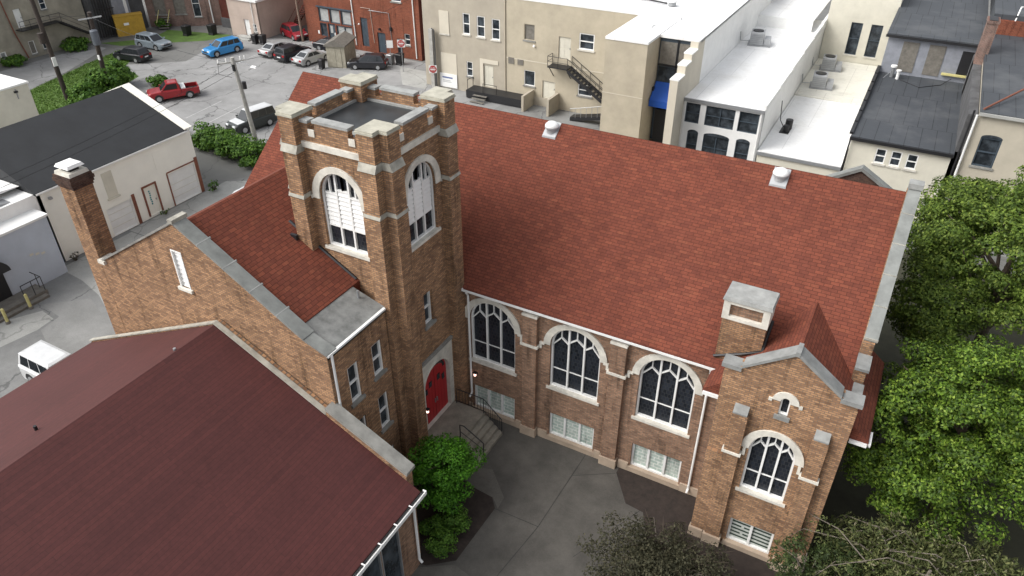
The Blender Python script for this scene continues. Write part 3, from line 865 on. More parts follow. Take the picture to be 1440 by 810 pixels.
m.fbox(FW, RX - .13, RX + .13, 13.28, 13.45, -.64, .1, STONE_M)
m.prism(FW, [(-.2, 9.42), (-1.26, 9.79), (-1.26, 9.87), (-.2, 9.5)], -.5, .05, COPE)
m.fbox(FW, -12.93, -12.5, 9.8, 9.97, -.55, .12, STONE)
cp = m.build('gable_coping', church)
for jn in jns: jn.build('coping_joint', cp)
m = MB(); m.box(-13.2, -13.0, GY + .5, 4.4, 0, 9.4, BR_T); m.build('wing_wall', church)
# wing chimney
m = MB(); m.box(-13.9, -12.942, GY - .01, -3.22, 0, 13.25, BR_T); ch = m.build('tall_chimney', church)
m = MB()
for z0, z1, e in ((13.253, 13.38, .04), (13.38, 13.52, .08), (13.52, 13.66, .12), (13.66, 13.8, .08)): m.box(-13.9 - e, -12.942 + e, GY - e, -3.22 + e, z0, z1, BR_D)
m.build('corbelled_top', ch)
m = MB(); m.box(-13.92, -12.92, GY - .02, -3.2, 13.803, 13.95, STONE, .03); m.box(-13.7, -13.15, GY + .2, -3.45, 13.95, 14.12, BLACK); m.build('chimney_crown', ch)
m = MB(); m.box(-13.86, -12.98, GY + .04, -3.26, 14.12, 14.24, WHITE, .07); m.build('rain_cap', ch)
m = MB(); m.tube([(-5.2, -.08, 11.95), (-4.6, -.08, 11.6), (-1.95, -.06, 10.04)], .07, BLACK, 6)
m.box(-4.72, -4.4, -.62, -.5, 11.45, 11.72, BLACK); m.build('flashing', church)
m = MB(); m.tube([(-1.3, -.8, 9.6), (-1.3, -.8, 10.1)], .05, STEEL, 8); m.build('vent_pipe', church)

# ================================================================ parish hall in the foreground
hall = thing('parish_hall', 'low brick hall with broad dark maroon gable roof and white gutter, in the foreground', 'hall', (-5.7, -16, 0))
HX, HZ, HE, HY = -5.74, 9.2, 3.86, -4.5
m = MB(); m.prism(Frame(0, 0, 1, 0), [(-15.5, 4.5), (-15.5, 4.62), (HX, HZ), (HE, 4.65), (HE, 4.5)], 4.49, 34, BR_R, side=SH_M); m.build('roof', hall)
m = MB(); m.box(-15.0, -14.7, -33.8, -4.5, 0, 4.8, BR_N); m.box(-14.7, 3.3, -33.9, -33.6, 0, 4.8, BR_N); m.build('wall', hall)
FH = Frame(3.5, -34, 0, 1)
wh = Wall(hall, FH, [(0, 0), (29.45, 0), (29.45, 4.55), (0, 4.55)], BR_N, reveal=.1)
for k in range(6):
    u1 = 28.4 - k * 1.16; wh.rect(u1 - 1.12, u1, .12, 4.15, kind='plain', sill=None, frame=STEEL, fw=.06, bars=0, name='shop_window')
wh.finish('wall')
FG = Frame(0, -4.1, 1, 0); s1 = (HZ - 4.65) / (HE - HX)
m = MB(); m.prism(FG, [(-15.5, 0), (3.25, 0), (3.25, 5.22), (-.4, 6.94), (-.4, 6.72), (HX, HZ + .05), (-15.5, 4.66)], .012, .388, BR_T); gp = m.build('gable_parapet', hall)
m = MB()
m.prism(FG, [(-.4, 6.955), (3.3, 5.205), (3.3, 5.345), (-.4, 7.095)], -.13, .42, STONE_D)
m.prism(FG, [(HX, HZ + .06), (-.42, 6.73), (-.42, 6.79), (HX, HZ + .12)], .2, .42, STONE_M)
m.prism(FG, [(-15.6, 4.67), (HX, HZ + .06), (HX, HZ + .12), (-15.6, 4.73)], .2, .42, STONE_M); m.build('parapet_coping', gp)
m = MB()
m.box(3.90, 4.06, -33.9, -4.4, 4.50, 4.53, WHITE); m.box(4.03, 4.06, -33.9, -4.4, 4.53, 4.68, WHITE); m.box(3.90, 3.92, -33.9, -4.4, 4.53, 4.66, BLACK)
m.box(3.90, 4.06, -4.4, -4.36, 4.50, 4.68, WHITE)
gt = m.build('gutter', hall)
for k in range(12):
    m = MB(); y = -5.3 - k * .95; m.box(3.88, 4.05, y, y + .05, 4.685, 4.70, WHITE); m.build('gutter_bracket', gt)
m = MB(); m.tube([(3.98, -4.75, 4.5), (3.9, -4.72, 4.3), (3.62, -4.7, 4.0), (3.62, -4.7, .6), (3.75, -4.7, .45)], .06, WHITE, 8); m.build('downspout', hall)
p = at(55, 612, 'x', -7.5)
m = MB(); m.cyl((p[0], p[1], p[2] - .1), .06, .55, BLACK, 10); m.cyl((p[0], p[1], p[2] - .06), .16, .06, BLACK, 12); m.build('vent_pipe', hall)
p = at(246, 493, 'x', -5.9)
m = MB(); m.cyl((p[0], p[1], p[2] - .05), .06, .16, STEEL, 10); m.build('vent_pipe', hall)

# ================================================================ courtyard
sheet('courtyard_pavement', [(-.25, -4.1), (3.5, -4.1), (3.5, -34), (40, -34), (40, 4.5), (17, 4.5), (-.25, 4.5)], .006, CONC)
for i, (a, b) in enumerate((((4.86, -.55), (9.98, 2.5)), ((7.0, -.55), (7.12, 4.4)), ((7.0, -.55), (6.5, -4.5)), ((4.86, -.55), (7.0, -.5)), ((9.95, 2.5), (7.0, -.5)), ((10.7, 2.6), (9.0, -1.2)), ((7.12, 2.9), (8.85, 4.0)))):
    m = MB(); dx, dy = b[0] - a[0], b[1] - a[1]; L = math.hypot(dx, dy); px, py = -dy / L * .012, dx / L * .012
    if i in (0, 4): continue
    m.face([(a[0] + px, a[1] + py, .011), (a[0] - px, a[1] - py, .011), (b[0] - px, b[1] - py, .011), (b[0] + px, b[1] + py, .011)], BLACK); struct(m.build('pavement_joint'))
sheet('light_path', [(2.9, 1.2), (3.6, 1.4), (4.9, .2), (4.95, -.5), (4.45, -.05), (3.32, .05), (2.9, .2)], .0115, CONC_L)
sheet('mulch_bed', [(-.2, .4), (2.9, .2), (3.32, .04), (4.42, -.06), (4.84, -.55), (4.75, -3.7), (3.78, -4.5), (3.3, -4.6), (-.2, -4.05)], .016, MULCH)
sheet('mulch_bed', [(8.87, 4.45), (8.87, 4.05), (9.93, 2.55), (10.8, 2.45), (11.4, 1.2), (11.0, -1.5), (12, -3), (30, -3), (30, 2.5), (12.94, 2.5), (12.9, 4.45)], .015, MULCH)
sheet('dark_soil', [(17.8, 2.6), (30.1, 2.6), (30.1, -14), (60, -14), (60, 33), (17.8, 33)], .018, mat_asphalt('dark_soil', (.055, .055, .032, 1), .5, 0, .7))  # dark soil colour under the east trees
sheet('side_path', [(3.5, -4.75), (4.8, -3.9), (6.5, -4.2), (6.5, -9), (3.5, -9)], .0125, CONC_L)
m = MB(); m.box(3.75, 4.75, -7.2, -5.4, .014, .04, BLACK); o = m.build('door_mat'); tag(o, 'black rubber mat on pale path by the hall storefront', 'door mat')

# entrance landing and steps
st = thing('entrance_steps', 'grey concrete landing with steps below the red tower door', 'steps', (1.5, 2.3, 0))
m = MB(); m.box(.003, 1.85, .55, 3.68, 0, 1.05, CONC_S); m.build('landing', st)
for k in range(4):
    m = MB(); m.box(1.852 + k * .26, 1.85 + (k + 1) * .26, .9, 3.68, 0, 1.05 - (k + 1) * .21, CONC_S); m.build('step', st)


def rail(name, pts, label, posts):
    t = thing(name, label, 'handrail', (pts[0][0], pts[0][1], 0))
    m = MB(); m.tube([(x, y, z + .95) for x, y, z in pts], .025, BLACK, 6); m.tube([(x, y, z + .15) for x, y, z in pts], .018, BLACK, 6); m.build('top_bar', t)
    for i, (x, y, z) in enumerate(pts):
        m = MB(); m.tube([(x, y, z), (x, y, z + .95)], .022, BLACK, 6); m.build('post', t)
    for (a, b) in zip(pts[:-1], pts[1:]):
        n = int(posts * math.dist(a, b))
        for k in range(1, n):
            f = k / n; x, y, z = (a[i] + (b[i] - a[i]) * f for i in range(3))
            m = MB(); m.tube([(x, y, z + .15), (x, y, z + .95)], .011, BLACK, 4); m.build('baluster', t)
    return t


rail('handrail', [(.25, 3.6, 1.05), (1.85, 3.6, 1.05), (2.88, 3.6, .1)], 'black railing with balusters along the basement window side of the steps', 6)
t = thing('handrail', 'plain black handrail in the middle of the steps beside the green tree', 'handrail', (1.95, 1.6, 0))
m = MB(); m.tube([(1.75, 1.55, 1.05), (1.75, 1.55, 1.95), (1.95, 1.58, 1.95), (2.85, 1.85, 1.0), (2.85, 1.85, .0)], .028, BLACK, 6); m.build('top_bar', t)
m = MB(); m.tube([(1.78, 1.56, 1.5), (2.85, 1.85, .55)], .018, BLACK, 6); m.build('lower_bar', t)
for (x, y, z), F, lb in (((.0, 1.23, 2.3), tE, 'small lit wall lamp left of the red door'), ((.93, YN, 2.55), FN, 'small lit wall lamp right of the red door, beside the white downspout')):
    t = thing('wall_lamp', lb, 'lamp', (x, y, z))
    u = 1.23 if F is tE else .93
    m = MB(); m.fbox(F, u - .06, u + .06, z - .02, z + .12, .002, .12, BLACK); m.fbox(F, u - .1, u + .1, z + .2, z + .23, .06, .26, BLACK); m.build('bracket', t)
    m = MB(); c = F.P(u, z + .02, .16); m.cyl(c, .065, .17, LAMP, 12); m.build('bulb', t)
# ================================================================ streets and lots
sheet('parking_lot', [(-64, 29), (-66, 34), (-60, 39), (-63.5, 49.5), (-52, 53), (-34, 52), (-31, 46), (-20, 46), (-20, 27), (-36.2, 24.6), (-40, 24), (-46, 24), (-52, 25.5)], .006, ASPH)
sheet('alley', [(-31.4, -30), (-15.6, -30), (-15.6, 26), (-20, 27), (-28, 22), (-31.4, 18)], .005, ASPH_D)
sheet('alley_patch', [(-28.2, -.4), (-26.0, 1.5), (-23.5, .6), (-20.9, 3.4), (-18, 3.2), (-18, -3.4), (-22, -3.6), (-25.7, -2.1), (-26.0, -.7)], .011, mat_asphalt('patched_asphalt', (.27, .27, .26, 1), .3, 0, .5))
sheet('alley_patch', [(-31, 2.8), (-28.4, 2.6), (-25.9, 2.0), (-23.6, 1.0), (-21, 3.8), (-22, 7), (-27, 8.5), (-31, 8.5)], .0105, PAVE_L)
sheet('alley_pavement', [(-31, -7), (-27.5, -.8), (-26.1, -1.0), (-25.9, -2.2), (-27.0, -9)], .0108, PAVE_L)
sheet('alley_pavement', [(-31.3, 8.6), (-24, 8.6), (-24, 22), (-31.3, 18)], .009, PAVE_L)
sheet('rear_road', [(-77, 10), (-60, 10), (-66, 22), (-69, 30), (-73, 38), (-75.6, 38), (-75.6, 24)], .007, ASPH)
sheet('lawn', [(-60.5, 19), (-66, 22), (-69.2, 32), (-70.8, 38.2), (-67, 37.4), (-64.5, 34), (-60.2, 32.5), (-57.5, 26), (-57.5, 21)], .013, GRASS)
sheet('lawn', [(-75.6, 39), (-71.5, 43.6), (-73, 47.5), (-63.6, 49.8), (-64.5, 46.3), (-69.5, 42.2), (-72.2, 39.5)], .012, GRASS)
sheet('back_alley', [(-34, 40), (40, 34), (40, 60), (-34, 60)], .004, ASPH_D)
sheet('sidewalk', [(-36.5, 49.5), (-31.5, 49.5), (-29.5, 44.5), (-32.5, 44.5)], .014, PAVE_L)
for i in range(5):
    x = -45.5 + i * 2.9
    m = MB(); m.face([(x, 26.2, .0125), (x + .11, 26.2, .0125), (x - .6 + .11, 31.4, .0125), (x - .6, 31.4, .0125)], PAINTLINE); struct(m.build('parking_line'))
for i in range(4):
    x = -54.5 + i * 2.9
    m = MB(); m.face([(x, 43.6, .0125), (x + .11, 43.6, .0125), (x + .11, 48.6, .0125), (x, 48.6, .0125)], PAINTLINE); struct(m.build('parking_line'))

# ================================================================ helpers for the buildings behind


def px(F, axis, val, u0, v0, u1, v1):
    """wall-plane rectangle (u0,u1,z0,z1) of a wall feature surveyed from two of its corners"""
    a, b = at(u0, v0, axis, val), at(u1, v1, axis, val)
    g = lambda p: (p[0] - F.o[0]) * F.u[0] + (p[1] - F.o[1]) * F.u[1]
    us = sorted((g(a), g(b))); zs = sorted((a[2], b[2])); return us[0], us[1], zs[0], zs[1]


def shell(root, x0, x1, y0, y1, h, mat, skip='', base=0):
    """plain outer walls of a building except the sides named in skip"""
    for k, (a, b, c, d) in dict(S=(x0, x1, y0, y0 + .2), N=(x0, x1, y1 - .2, y1), W=(x0, x0 + .2, y0 + .201, y1 - .201), E=(x1 - .2, x1, y0 + .201, y1 - .201)).items():
        if k in skip: continue
        m = MB(); m.box(a, b, c, d, base, h, mat); m.build('wall', root)


def flat_roof(root, x0, x1, y0, y1, z, mat, par=.35, pw=.25, pmat=None, sides='SNWE'):
    m = MB(); m.box(x0 + .003, x1 - .003, y0 + .003, y1 - .003, z - .2, z, mat); m.build('roof', root)
    if par:
        m = MB()
        if 'S' in sides: m.box(x0 - .03, x1 + .03, y0 - .03, y0 + pw, z + .003, z + par, pmat or mat)
        if 'N' in sides: m.box(x0 - .03, x1 + .03, y1 - pw, y1 + .03, z + .003, z + par, pmat or mat)
        if 'W' in sides: m.box(x0 - .03, x0 + pw, y0 + pw, y1 - pw, z + .003, z + par, pmat or mat)
        if 'E' in sides: m.box(x1 - pw, x1 + .03, y0 + pw, y1 - pw, z + .003, z + par, pmat or mat)
        m.build('parapet', root)


# ---------------- white garage with black gable roof
g = thing('garage', 'long white garage with a black gable roof and two roll-up doors along the alley', 'garage', (-37.3, 9.6, 0))
FGx = Frame(-31.5, 0, 0, 1)
wg = Wall(g, FGx, [(3.35, 0), (15.85, 0), (15.85, 5.35), (3.35, 5.35)], GARAGEW, reveal=.12)
for a, b in ((7.5, 9.55), (13.0, 15.5)):
    o = wg.rect(a, b, .03, 2.15 if a < 10 else 2.6, kind='plain', name='garage_door', glass=WHITE, sill=None, frame=WHITE, fw=.04)
    m = MB()
    for k in range(1, 4): z = .03 + k * .53; m.fbox(FGx, a + .04, b - .04, z, z + .02, -.12, -.105, CREAM)
    m.build('panel_groove', o)
wg.door(10.68, 11.7, .15, 2.45, GARAGEW, frame=RUST)
m = MB()
for k in range(7): m.fbox(FGx, 11.1 + .02 * math.sin(k * 1.7), 11.22 + .02 * math.sin(k * 1.7), .9 + k * .17, 1.02 + k * .17, -.118, -.1, TEAL)
m.build('door_lettering', g)
m = MB(); m.fbox(FGx, 9.62, 9.86, 0, 2.4, .003, .05, RUST); m.build('rust_trim', g)
m = MB(); m.fbox(FGx, 15.55, 15.83, 0, 3.0, .003, .05, RUST); m.build('rust_trim', g)
m = MB(); m.fbox(FGx, 12.86, 12.96, 0, 2.7, .003, .04, RUST); m.build('rust_trim', g)
m = MB(); m.fbox(FGx, 12.9, 15.8, 2.72, 2.8, .003, .06, RUST); m.build('door_header', g)
m = MB(); m.fbox(FGx, 7.95, 8.75, 2.85, 4.75, .003, .03, CREAM); m.fbox(FGx, 7.85, 8.85, 2.72, 2.845, .003, .1, CREAM); m.build('blocked_window', g)
m = MB(); m.fbox(FGx, 12.2, 13.1, 3.3, 4.7, .003, .02, GARAGEW); m.build('blocked_window', g)
m = MB(); c = FGx.P(4.1, 4.6, .05); m.box(c[0], c[0] + .2, c[1] - .1, c[1] + .1, 4.6, 4.75, STEEL); m.build('flood_light', g)
wg.finish()
FGs = Frame(0, 3.35, 1, 0); FGn = Frame(0, 15.85, -1, 0)
m = MB(); gp = [(-43.5, 0), (-31.5, 0), (-31.5, 5.35), (-37.5, 7.65), (-43.5, 5.35)]
m.prism(FGs, gp, -.25, 0, GARAGEW); m.build('gable_wall', g)
m = MB(); m.prism(FGs, [(-43.5, 0), (-31.52, 0), (-31.52, 5.36), (-37.5, 7.74), (-43.5, 5.36)], -12.5, -12.2, GARAGEW); m.prism(FGs, [(-31.35, 5.38), (-37.5, 7.77), (-43.5, 5.38), (-43.5, 5.46), (-37.5, 7.85), (-31.35, 5.46)], -12.7, -12.0, GARAGEW); m.build('gable_wall', g)
m = MB(); m.prism(FGs, [(-31.35, 5.2), (-31.35, 5.33), (-37.5, 7.75), (-43.6, 5.33), (-43.6, 5.2)], -12.19, .1, TAR); m.build('roof', g)
m = MB(); m.box(-43.5, -43.3, 3.6, 15.6, 0, 5.3, GARAGEW); m.build('wall', g)
m = MB(); m.box(-31.38, -31.30, 3.3, 15.6, 5.18, 5.30, WHITE); m.build('gutter', g)

# ---------------- blue-grey low building at the left edge
b = thing('workshop', 'low blue-grey painted building with pale roof at the left edge of the alley', 'building', (-33, -1.5, 0))
m = MB(); m.box(-38, -30.2, -9, 2.85, 0, 4.25, BLUEGREY); m.build('wall', b)
m = MB(); m.box(-38.1, -30.1, -9.1, 2.95, 4.253, 4.4, WHITE); m.build('roof', b)
m = MB()
for k in range(3): m.box(-30.195, -30.19, 1.0 + k * .35, 1.25 + k * .35, 2.2 - k * .12, 2.35 - k * .12, CREAM)
m.build('faded_marks', b)
b = thing('back_building', 'white building with a grey corrugated roof edge behind the blue-grey workshop', 'building', (-39, 1.5, 0))
m = MB(); m.box(-43, -31.53, -6, 3.33, 0, 5.25, WHITE); m.build('wall', b)
m = MB()
m.hexa([(-31.8, -6, 6.6), (-31.8, 3.2, 4.75), (-32.7, 3.2, 4.75), (-32.7, -6, 6.6), (-31.8, -6, 6.85), (-31.8, 3.2, 5.0), (-32.7, 3.2, 5.0), (-32.7, -6, 6.85)], STEEL); m.build('corrugated_edge', b)
m = MB(); m.hexa([(-43, -6.1, 5.6), (-32.71, -6.1, 5.6), (-32.71, 3.2, 5.6), (-43, 3.2, 5.6), (-43, -6.1, 6.6), (-32.71, -6.1, 6.7), (-32.71, 3.2, 4.9 + .72), (-43, 3.2, 5.62)], WHITE_ROOF); m.build('roof', b)
# barrel awning, railing, bollards in front
t = thing('barrel_awning', 'black rounded awning on a dark doorway at the left edge of the photo', 'awning', (-30.2, -1.5, 0))
m = MB(); F = Frame(-30.19, 0, 0, 1)
m.prism(F, archpts(-1.7, 1.9, 2.5, .9, 12), 0.003, 1.0, BLACK); m.build('canopy', t)
m = MB(); m.fbox(F, -2.5, -.9, .3, 2.5, .003, .06, BLACK); m.build('door', t)
t = thing('loading_step', 'weathered timber step platform below the barrel awning', 'platform', (-29.2, -1.5, 0))
m = MB(); m.box(-30.15, -28.9, -4, .6, 0, .35, WOODG); m.build('deck', t)
m = MB(); m.box(-28.88, -28.5, -4, .4, 0, .17, WOODG); m.build('step', t)
t = thing('railing', 'thin black railing on the timber platform by the blue-grey wall', 'railing', (-29, .2, 0))
m = MB(); m.tube([(-30, .5, 1.35), (-28.95, .5, 1.35), (-28.95, -.8, 1.35)], .03, BLACK); m.build('top_bar', t)
for x, y in ((-29.5, .5), (-28.95, .5), (-28.95, -.15), (-28.95, -.8)):
    m = MB(); m.tube([(x, y, .35), (x, y, 1.35)], .025, BLACK); m.build('post', t)
for u, v, lb in ((44, 434, 'pale yellow bollard beside the railing, nearer the blue-grey wall corner'), (12, 455, 'pale yellow bollard at the very left edge below the awning')):
    p = at(u, v, 'z', 0); t = thing('bollard', lb, 'bollard', (p[0], p[1], 0), 'yellow bollards')
    m = MB(); m.cyl((p[0], p[1], .18), .09, .87, PALEYEL, 14); m.dome((p[0], p[1], 1.05), .09, .07, PALEYEL, 14, 4); m.build('post', t)
    m = MB(); m.cyl((p[0], p[1], 0), .14, .18, WOODG, 14); m.build('concrete_collar', t)
t = thing('pallet_stack', 'stack of weathered pallets with a white sheet, at the left edge below the van', 'pallets', (-24, -7.5, 0))
for k in range(4):
    m = MB()
    for q in range(5): m.box(-24.6 + q * .28, -24.6 + q * .28 + .2, -8, -6.8, k * .16 + .1, k * .16 + .13, WOODG)
    for y in (-8, -7.45, -6.9): m.box(-24.6, -23.2, y, y + .1, k * .16, k * .16 + .098, WOODG)
    m.build('pallet', t)
m = MB(); m.box(-24.4, -23.9, -7.6, -7.0, .64, .70, WHITE); m.build('white_sheet', t)

# ---------------- small white block left, behind the garage
b = thing('white_shed', 'plain white block building at the left edge behind the black roof', 'building', (-58, 15, 0))
m = MB(); m.box(-61, -55, 8, 17.75, 0, 4.5, CREAM); m.build('wall', b)
m = MB(); m.box(-61.1, -54.9, 7.9, 17.85, 4.503, 4.66, WHITE); m.build('roof_edge', b)
m = MB(); m.tube([(-54.95, 16.5, 4.3), (-54.95, 16.5, 3.4)], .05, STEEL); m.box(-54.99, -54.8, 16.3, 16.6, 4.0, 4.15, BLACK); m.build('wall_bracket', b)

# ---------------- beige building with the fire escape, far left
b = thing('beige_building', 'old beige rear building with boarded openings and an iron fire escape, top left corner', 'building', (-80, 28, 0))
F = Frame(-77.2, 0, 0, 1)
wb = Wall(b, F, [(8, 0), (39.3, 0), (39.3, 12), (8, 12)], GRIMY, reveal=.12)
wb.door(30.75, 31.6, 3.55, 5.65, WHITE, name='upper_door')
wb.rect(34.05, 34.8, 4.95, 6.3, fw=.06)
wb.rect(31.2, 31.9, .4, 1.9, kind='plain', glass=WOODG, fw=.05, name='boarded_window')
wb.rect(32.8, 33.5, .6, 2.0, fw=.06)
wb.rect(27.6, 28.3, .7, 1.5, kind='plain', glass=STEEL, fw=.1, name='vent_window')
wb.finish(); shell(b, -90, -77.21, 8, 39.3, 12, GRIMY, 'E')
m = MB(); m.tube([(-77.05, 29.6, 8), (-77.05, 30.0, 3.2), (-77.05, 30.6, .2)], .07, RUST, 8); m.build('downpipe', b)
m = MB(); m.tube([(-77.05, 33.3, 8), (-77.05, 33.4, 3.6)], .07, RUST, 8); m.build('downpipe', b)
fe = MB(); fe.box(-77.15, -75.9, 30.3, 35.3, 3.42, 3.5, BLACK); o = fe.build('fire_escape', b)
m = MB(); m.tube([(-75.95, 30.3, 4.5), (-75.95, 35.3, 4.5), (-75.95, 38.8, 2.2)], .03, BLACK); m.tube([(-75.95, 30.3, 4.0), (-75.95, 35.3, 4.0), (-75.95, 38.8, 1.7)], .025, BLACK)
for y in (30.3, 31.5, 32.8, 34, 35.3): m.tube([(-75.95, y, 3.45), (-75.95, y, 4.5)], .025, BLACK)
m.build('guard_rail', o)
m = MB()
for k in range(12): m.box(-77.0, -75.95, 35.35 + k * .29, 35.35 + k * .29 + .27, 3.3 - k * .19, 3.34 - k * .19, BLACK)
for x in (-77.05, -75.93): m.hexa([(x - .03, 35.3, 3.2), (x + .03, 35.3, 3.2), (x + .03, 38.9, .95), (x - .03, 38.9, .95), (x - .03, 35.3, 3.42), (x + .03, 35.3, 3.42), (x + .03, 38.9, 1.17), (x - .03, 38.9, 1.17)], BLACK)
m.build('stair_flight', o)

# ---------------- run of old backs: grey siding, pinkish brick, dark brick
b = thing('siding_building', 'narrow grey-blue sided building with white corner boards above the yellow dumpster', 'building', (-78, 44, 0))
m = MB(); m.box(-90, -76.4, 39.5, 47.2, 0, 11, DARKWALL); m.build('wall', b)
m = MB(); m.box(-76.39, -76.2, 42.6, 45.0, 2.2, 11, GREYSIDE); m.build('siding_panel', b)
m = MB(); m.box(-76.19, -76.1, 44.2, 44.6, 2.2, 11, WHITE); m.build('corner_board', b)
m = MB()
for k in range(7): m.tube([(-76.2, 39.9 + k * .35, .3), (-76.0, 40.0 + k * .38, 10)], .07, BLACK, 5)
m.tube([(-75.9, 39.6, 4), (-75.9, 42.5, 3.6)], .06, BLACK, 5); m.build('old_pipes', b)
b = thing('pink_brick_building', 'weathered pinkish brick rear building with tall boarded windows', 'building', (-74, 51, 0))
d0 = (-76.2, 47.4); d1 = (-67.9, 53.0); L = math.dist(d0, d1)
F = Frame(d0[0], d0[1], (d1[0] - d0[0]) / L, (d1[1] - d0[1]) / L)
wb = Wall(b, F, [(0, 0), (L, 0), (L, 11), (0, 11)], BR_P, reveal=.15)
for a in (1.0, 3.6): wb.rect(a, a + 1.5, 1.6, 5.5, kind='plain', glass=WOODG, fw=.05, frame=WOODG, name='boarded_window')
wb.rect(6.0, 7.0, 1.2, 4.6, kind='sash', fw=.06)
wb.finish()
m = MB(); m.fbox(F, 0, L, 0, 11, -8, -.3, BR_P); m.build('wall', b)
m = MB(); m.tube([F.P(8.4, 11, .12), F.P(8.4, .4, .12)], .09, WHITE, 8); m.build('downpipe', b)
t = thing('wooden_steps', 'grey wooden steps with rails against the pinkish brick wall', 'steps', F.P(2.3, 0, 1.5))
for k in range(5):
    m = MB(); m.fbox(F, 1.6, 2.9, 1.25 - k * .25, 1.32 - k * .25, .2 + k * .35, .2 + (k + 1) * .35, WOODG); m.build('tread', t)
for a in (1.55, 2.95):
    m = MB(); m.bar(Frame(*F.P(a, 0, 0)[:2], *F.n), (.1, 2.2), (2.0, 1.0), .09, -.03, .03, PALEYEL); m.build('side_rail', t)
b = thing('dark_brick_building', 'dark red windowless brick wall building beside the pink stucco one', 'building', (-66, 57, 0))
m = MB(); m.box(-67.85, -63.7, 52.4, 62, 0, 11, BR_DR); m.build('wall', b)
m = MB(); m.box(-67.8, -63.9, 52.1, 52.38, 0, 1.2, DARKWALL); m.build('base_ledge', b)

# ---------------- pink stucco building
b = thing('stucco_building', 'low pink stucco building with a white door, behind the blue car', 'building', (-61, 55, 0))
F = Frame(-63.65, 50, 1, 0)
wb = Wall(b, F, [(0, 0), (5.15, 0), (5.15, 4.6), (0, 4.6)], PINK, reveal=.1)
wb.door(2.5, 3.45, .1, 2.3, WHITE)
wb.rect(4.0, 4.6, .9, 1.9, fw=.05)
wb.finish()
shell(b, -63.65, -58.5, 50.01, 60, 4.6, PINK, 'S')
m = MB(); m.box(-63.75, -58.3, 49.85, 60.1, 4.603, 4.85, WHITE); m.box(-63.4, -58.6, 50.2, 59.8, 4.853, 4.9, PAVE_L); m.build('roof', b)
m = MB(); m.tube([(-59.3, 49.9, 4.6), (-59.3, 49.9, .1)], .05, WHITE); m.build('downspout', b)
t = thing('door_steps', 'grey concrete steps at the white door of the pink stucco building', 'steps', (-60.8, 49.4, 0))
m = MB(); m.box(-61.9, -59.7, 49.0, 49.84, 0, .32, PAVE_L); m.build('landing', t)
m = MB(); m.box(-62.1, -59.5, 48.6, 48.998, 0, .16, PAVE_L); m.build('step', t)
t = thing('fire_stair', 'dark red iron stair between the pink stucco and the red brick buildings', 'stairs', (-56.5, 57, 0))
for k in range(14):
    m = MB(); m.box(-58.2 + k * .30, -57.9 + k * .30, 54.6, 55.9, .25 + k * .34, .30 + k * .34, BR_DR); m.build('tread', t)
for y in (54.55, 55.92):
    m = MB(); m.hexa([(-58.3, y, 0), (-58.1, y, 0), (-58.1, y + .06, 0), (-58.3, y + .06, 0), (-54.1, y, 4.8), (-53.9, y, 4.8), (-53.9, y + .06, 4.8), (-54.1, y + .06, 4.8)], BR_DR)
    m.tube([(-58.2, y + .03, 1.1), (-54, y + .03, 5.9)], .03, BR_DR); m.build('stringer', t)
b = thing('rear_wall', 'dark wall closing the gap behind the iron stair', 'wall', (-56, 62, 0))
m = MB(); m.box(-58.3, -52.9, 61, 61.4, 0, 9, BR_DR); m.build('brick_face', b)

# ---------------- red brick building with the storefront
b = thing('red_brick_building', 'red brick rear building with a dark storefront and several back doors', 'building', (-44, 58, 0))
F = Frame(-52.8, 52.5, 1, 0)
wb = Wall(b, F, [(0, 0), (17.45, 0), (17.45, 12), (0, 12)], BR_R, reveal=.18)
for a in (2.2, 3.95, 5.7):
    o = wb.rect(a, a + 1.6, 2.75, 4.45, kind='plain', glass=CURTAIN, frame=NAVY, fw=.12, sill=None, name='transom_window')
wb.rect(2.2, 3.3, 1.0, 2.6, kind='plain', glass=GLASS2, frame=NAVY, fw=.12, sill=None, name='shop_window')
wb.door(3.5, 4.6, .4, 2.65, NAVY)
wb.rect(4.8, 7.3, 1.2, 2.6, kind='plain', glass=CURTAIN, frame=NAVY, fw=.12, sill=None, mull=1, name='shop_window')
wb.door(8.7, 9.75, .6, 4.0, NAVY)
wb.door(11.1, 12.3, .15, 2.55, NAVY)
wb.rect(14.0, 14.7, .5, 2.2, kind='plain', glass=GLASS2, frame=NAVY, sill=None)
wb.rect(15.1, 15.9, 1.6, 2.9, fw=.07)
wb.rect(13.6, 15.0, 6.4, 8.0, fw=.08)
wb.finish()
m = MB(); m.fbox(F, 3.75, 4.15, 1.5, 2.4, -.115, -.10, CURTAIN); m.fbox(F, 4.3, 4.5, 1.2, 1.6, -.115, -.10, WHITE); m.build('door_notice', b)
m = MB(); m.fbox(F, 1.75, 2.0, 1.2, 1.6, .003, .03, WHITE); m.build('wall_notice', b)
m = MB(); m.fbox(F, 2.0, 7.5, 4.5, 4.66, .003, .12, NAVY); m.build('lintel', b)
m = MB(); m.box(-35.36, -35.34, 52.51, 62, 0, 12, BR_DR); m.build('side_wall', b)
shell(b, -52.8, -35.37, 52.6, 62, 12, BR_R, 'SE')
m = MB(); m.tube([F.P(7.55, 12, .08), F.P(7.8, .6, .08)], .07, WHITE, 8); m.build('downpipe', b)
m = MB(); m.tube([F.P(16.6, 12, .08), F.P(16.75, .2, .08)], .07, WHITE, 8); m.build('downpipe', b)
m = MB(); m.tube([F.P(9.0, 5.2, .05), F.P(10.4, 5.2, .05), F.P(10.6, 1.2, .05)], .04, PINK); m.build('conduit', b)
m = MB(); m.tube([F.P(10.2, 5.0, .05), F.P(13.1, 5.0, .05), F.P(13.3, 1.0, .05)], .04, STEEL); m.fbox(F, 13.1, 13.4, 3.0, 3.4, .003, .15, BLACK); m.build('conduit', b)
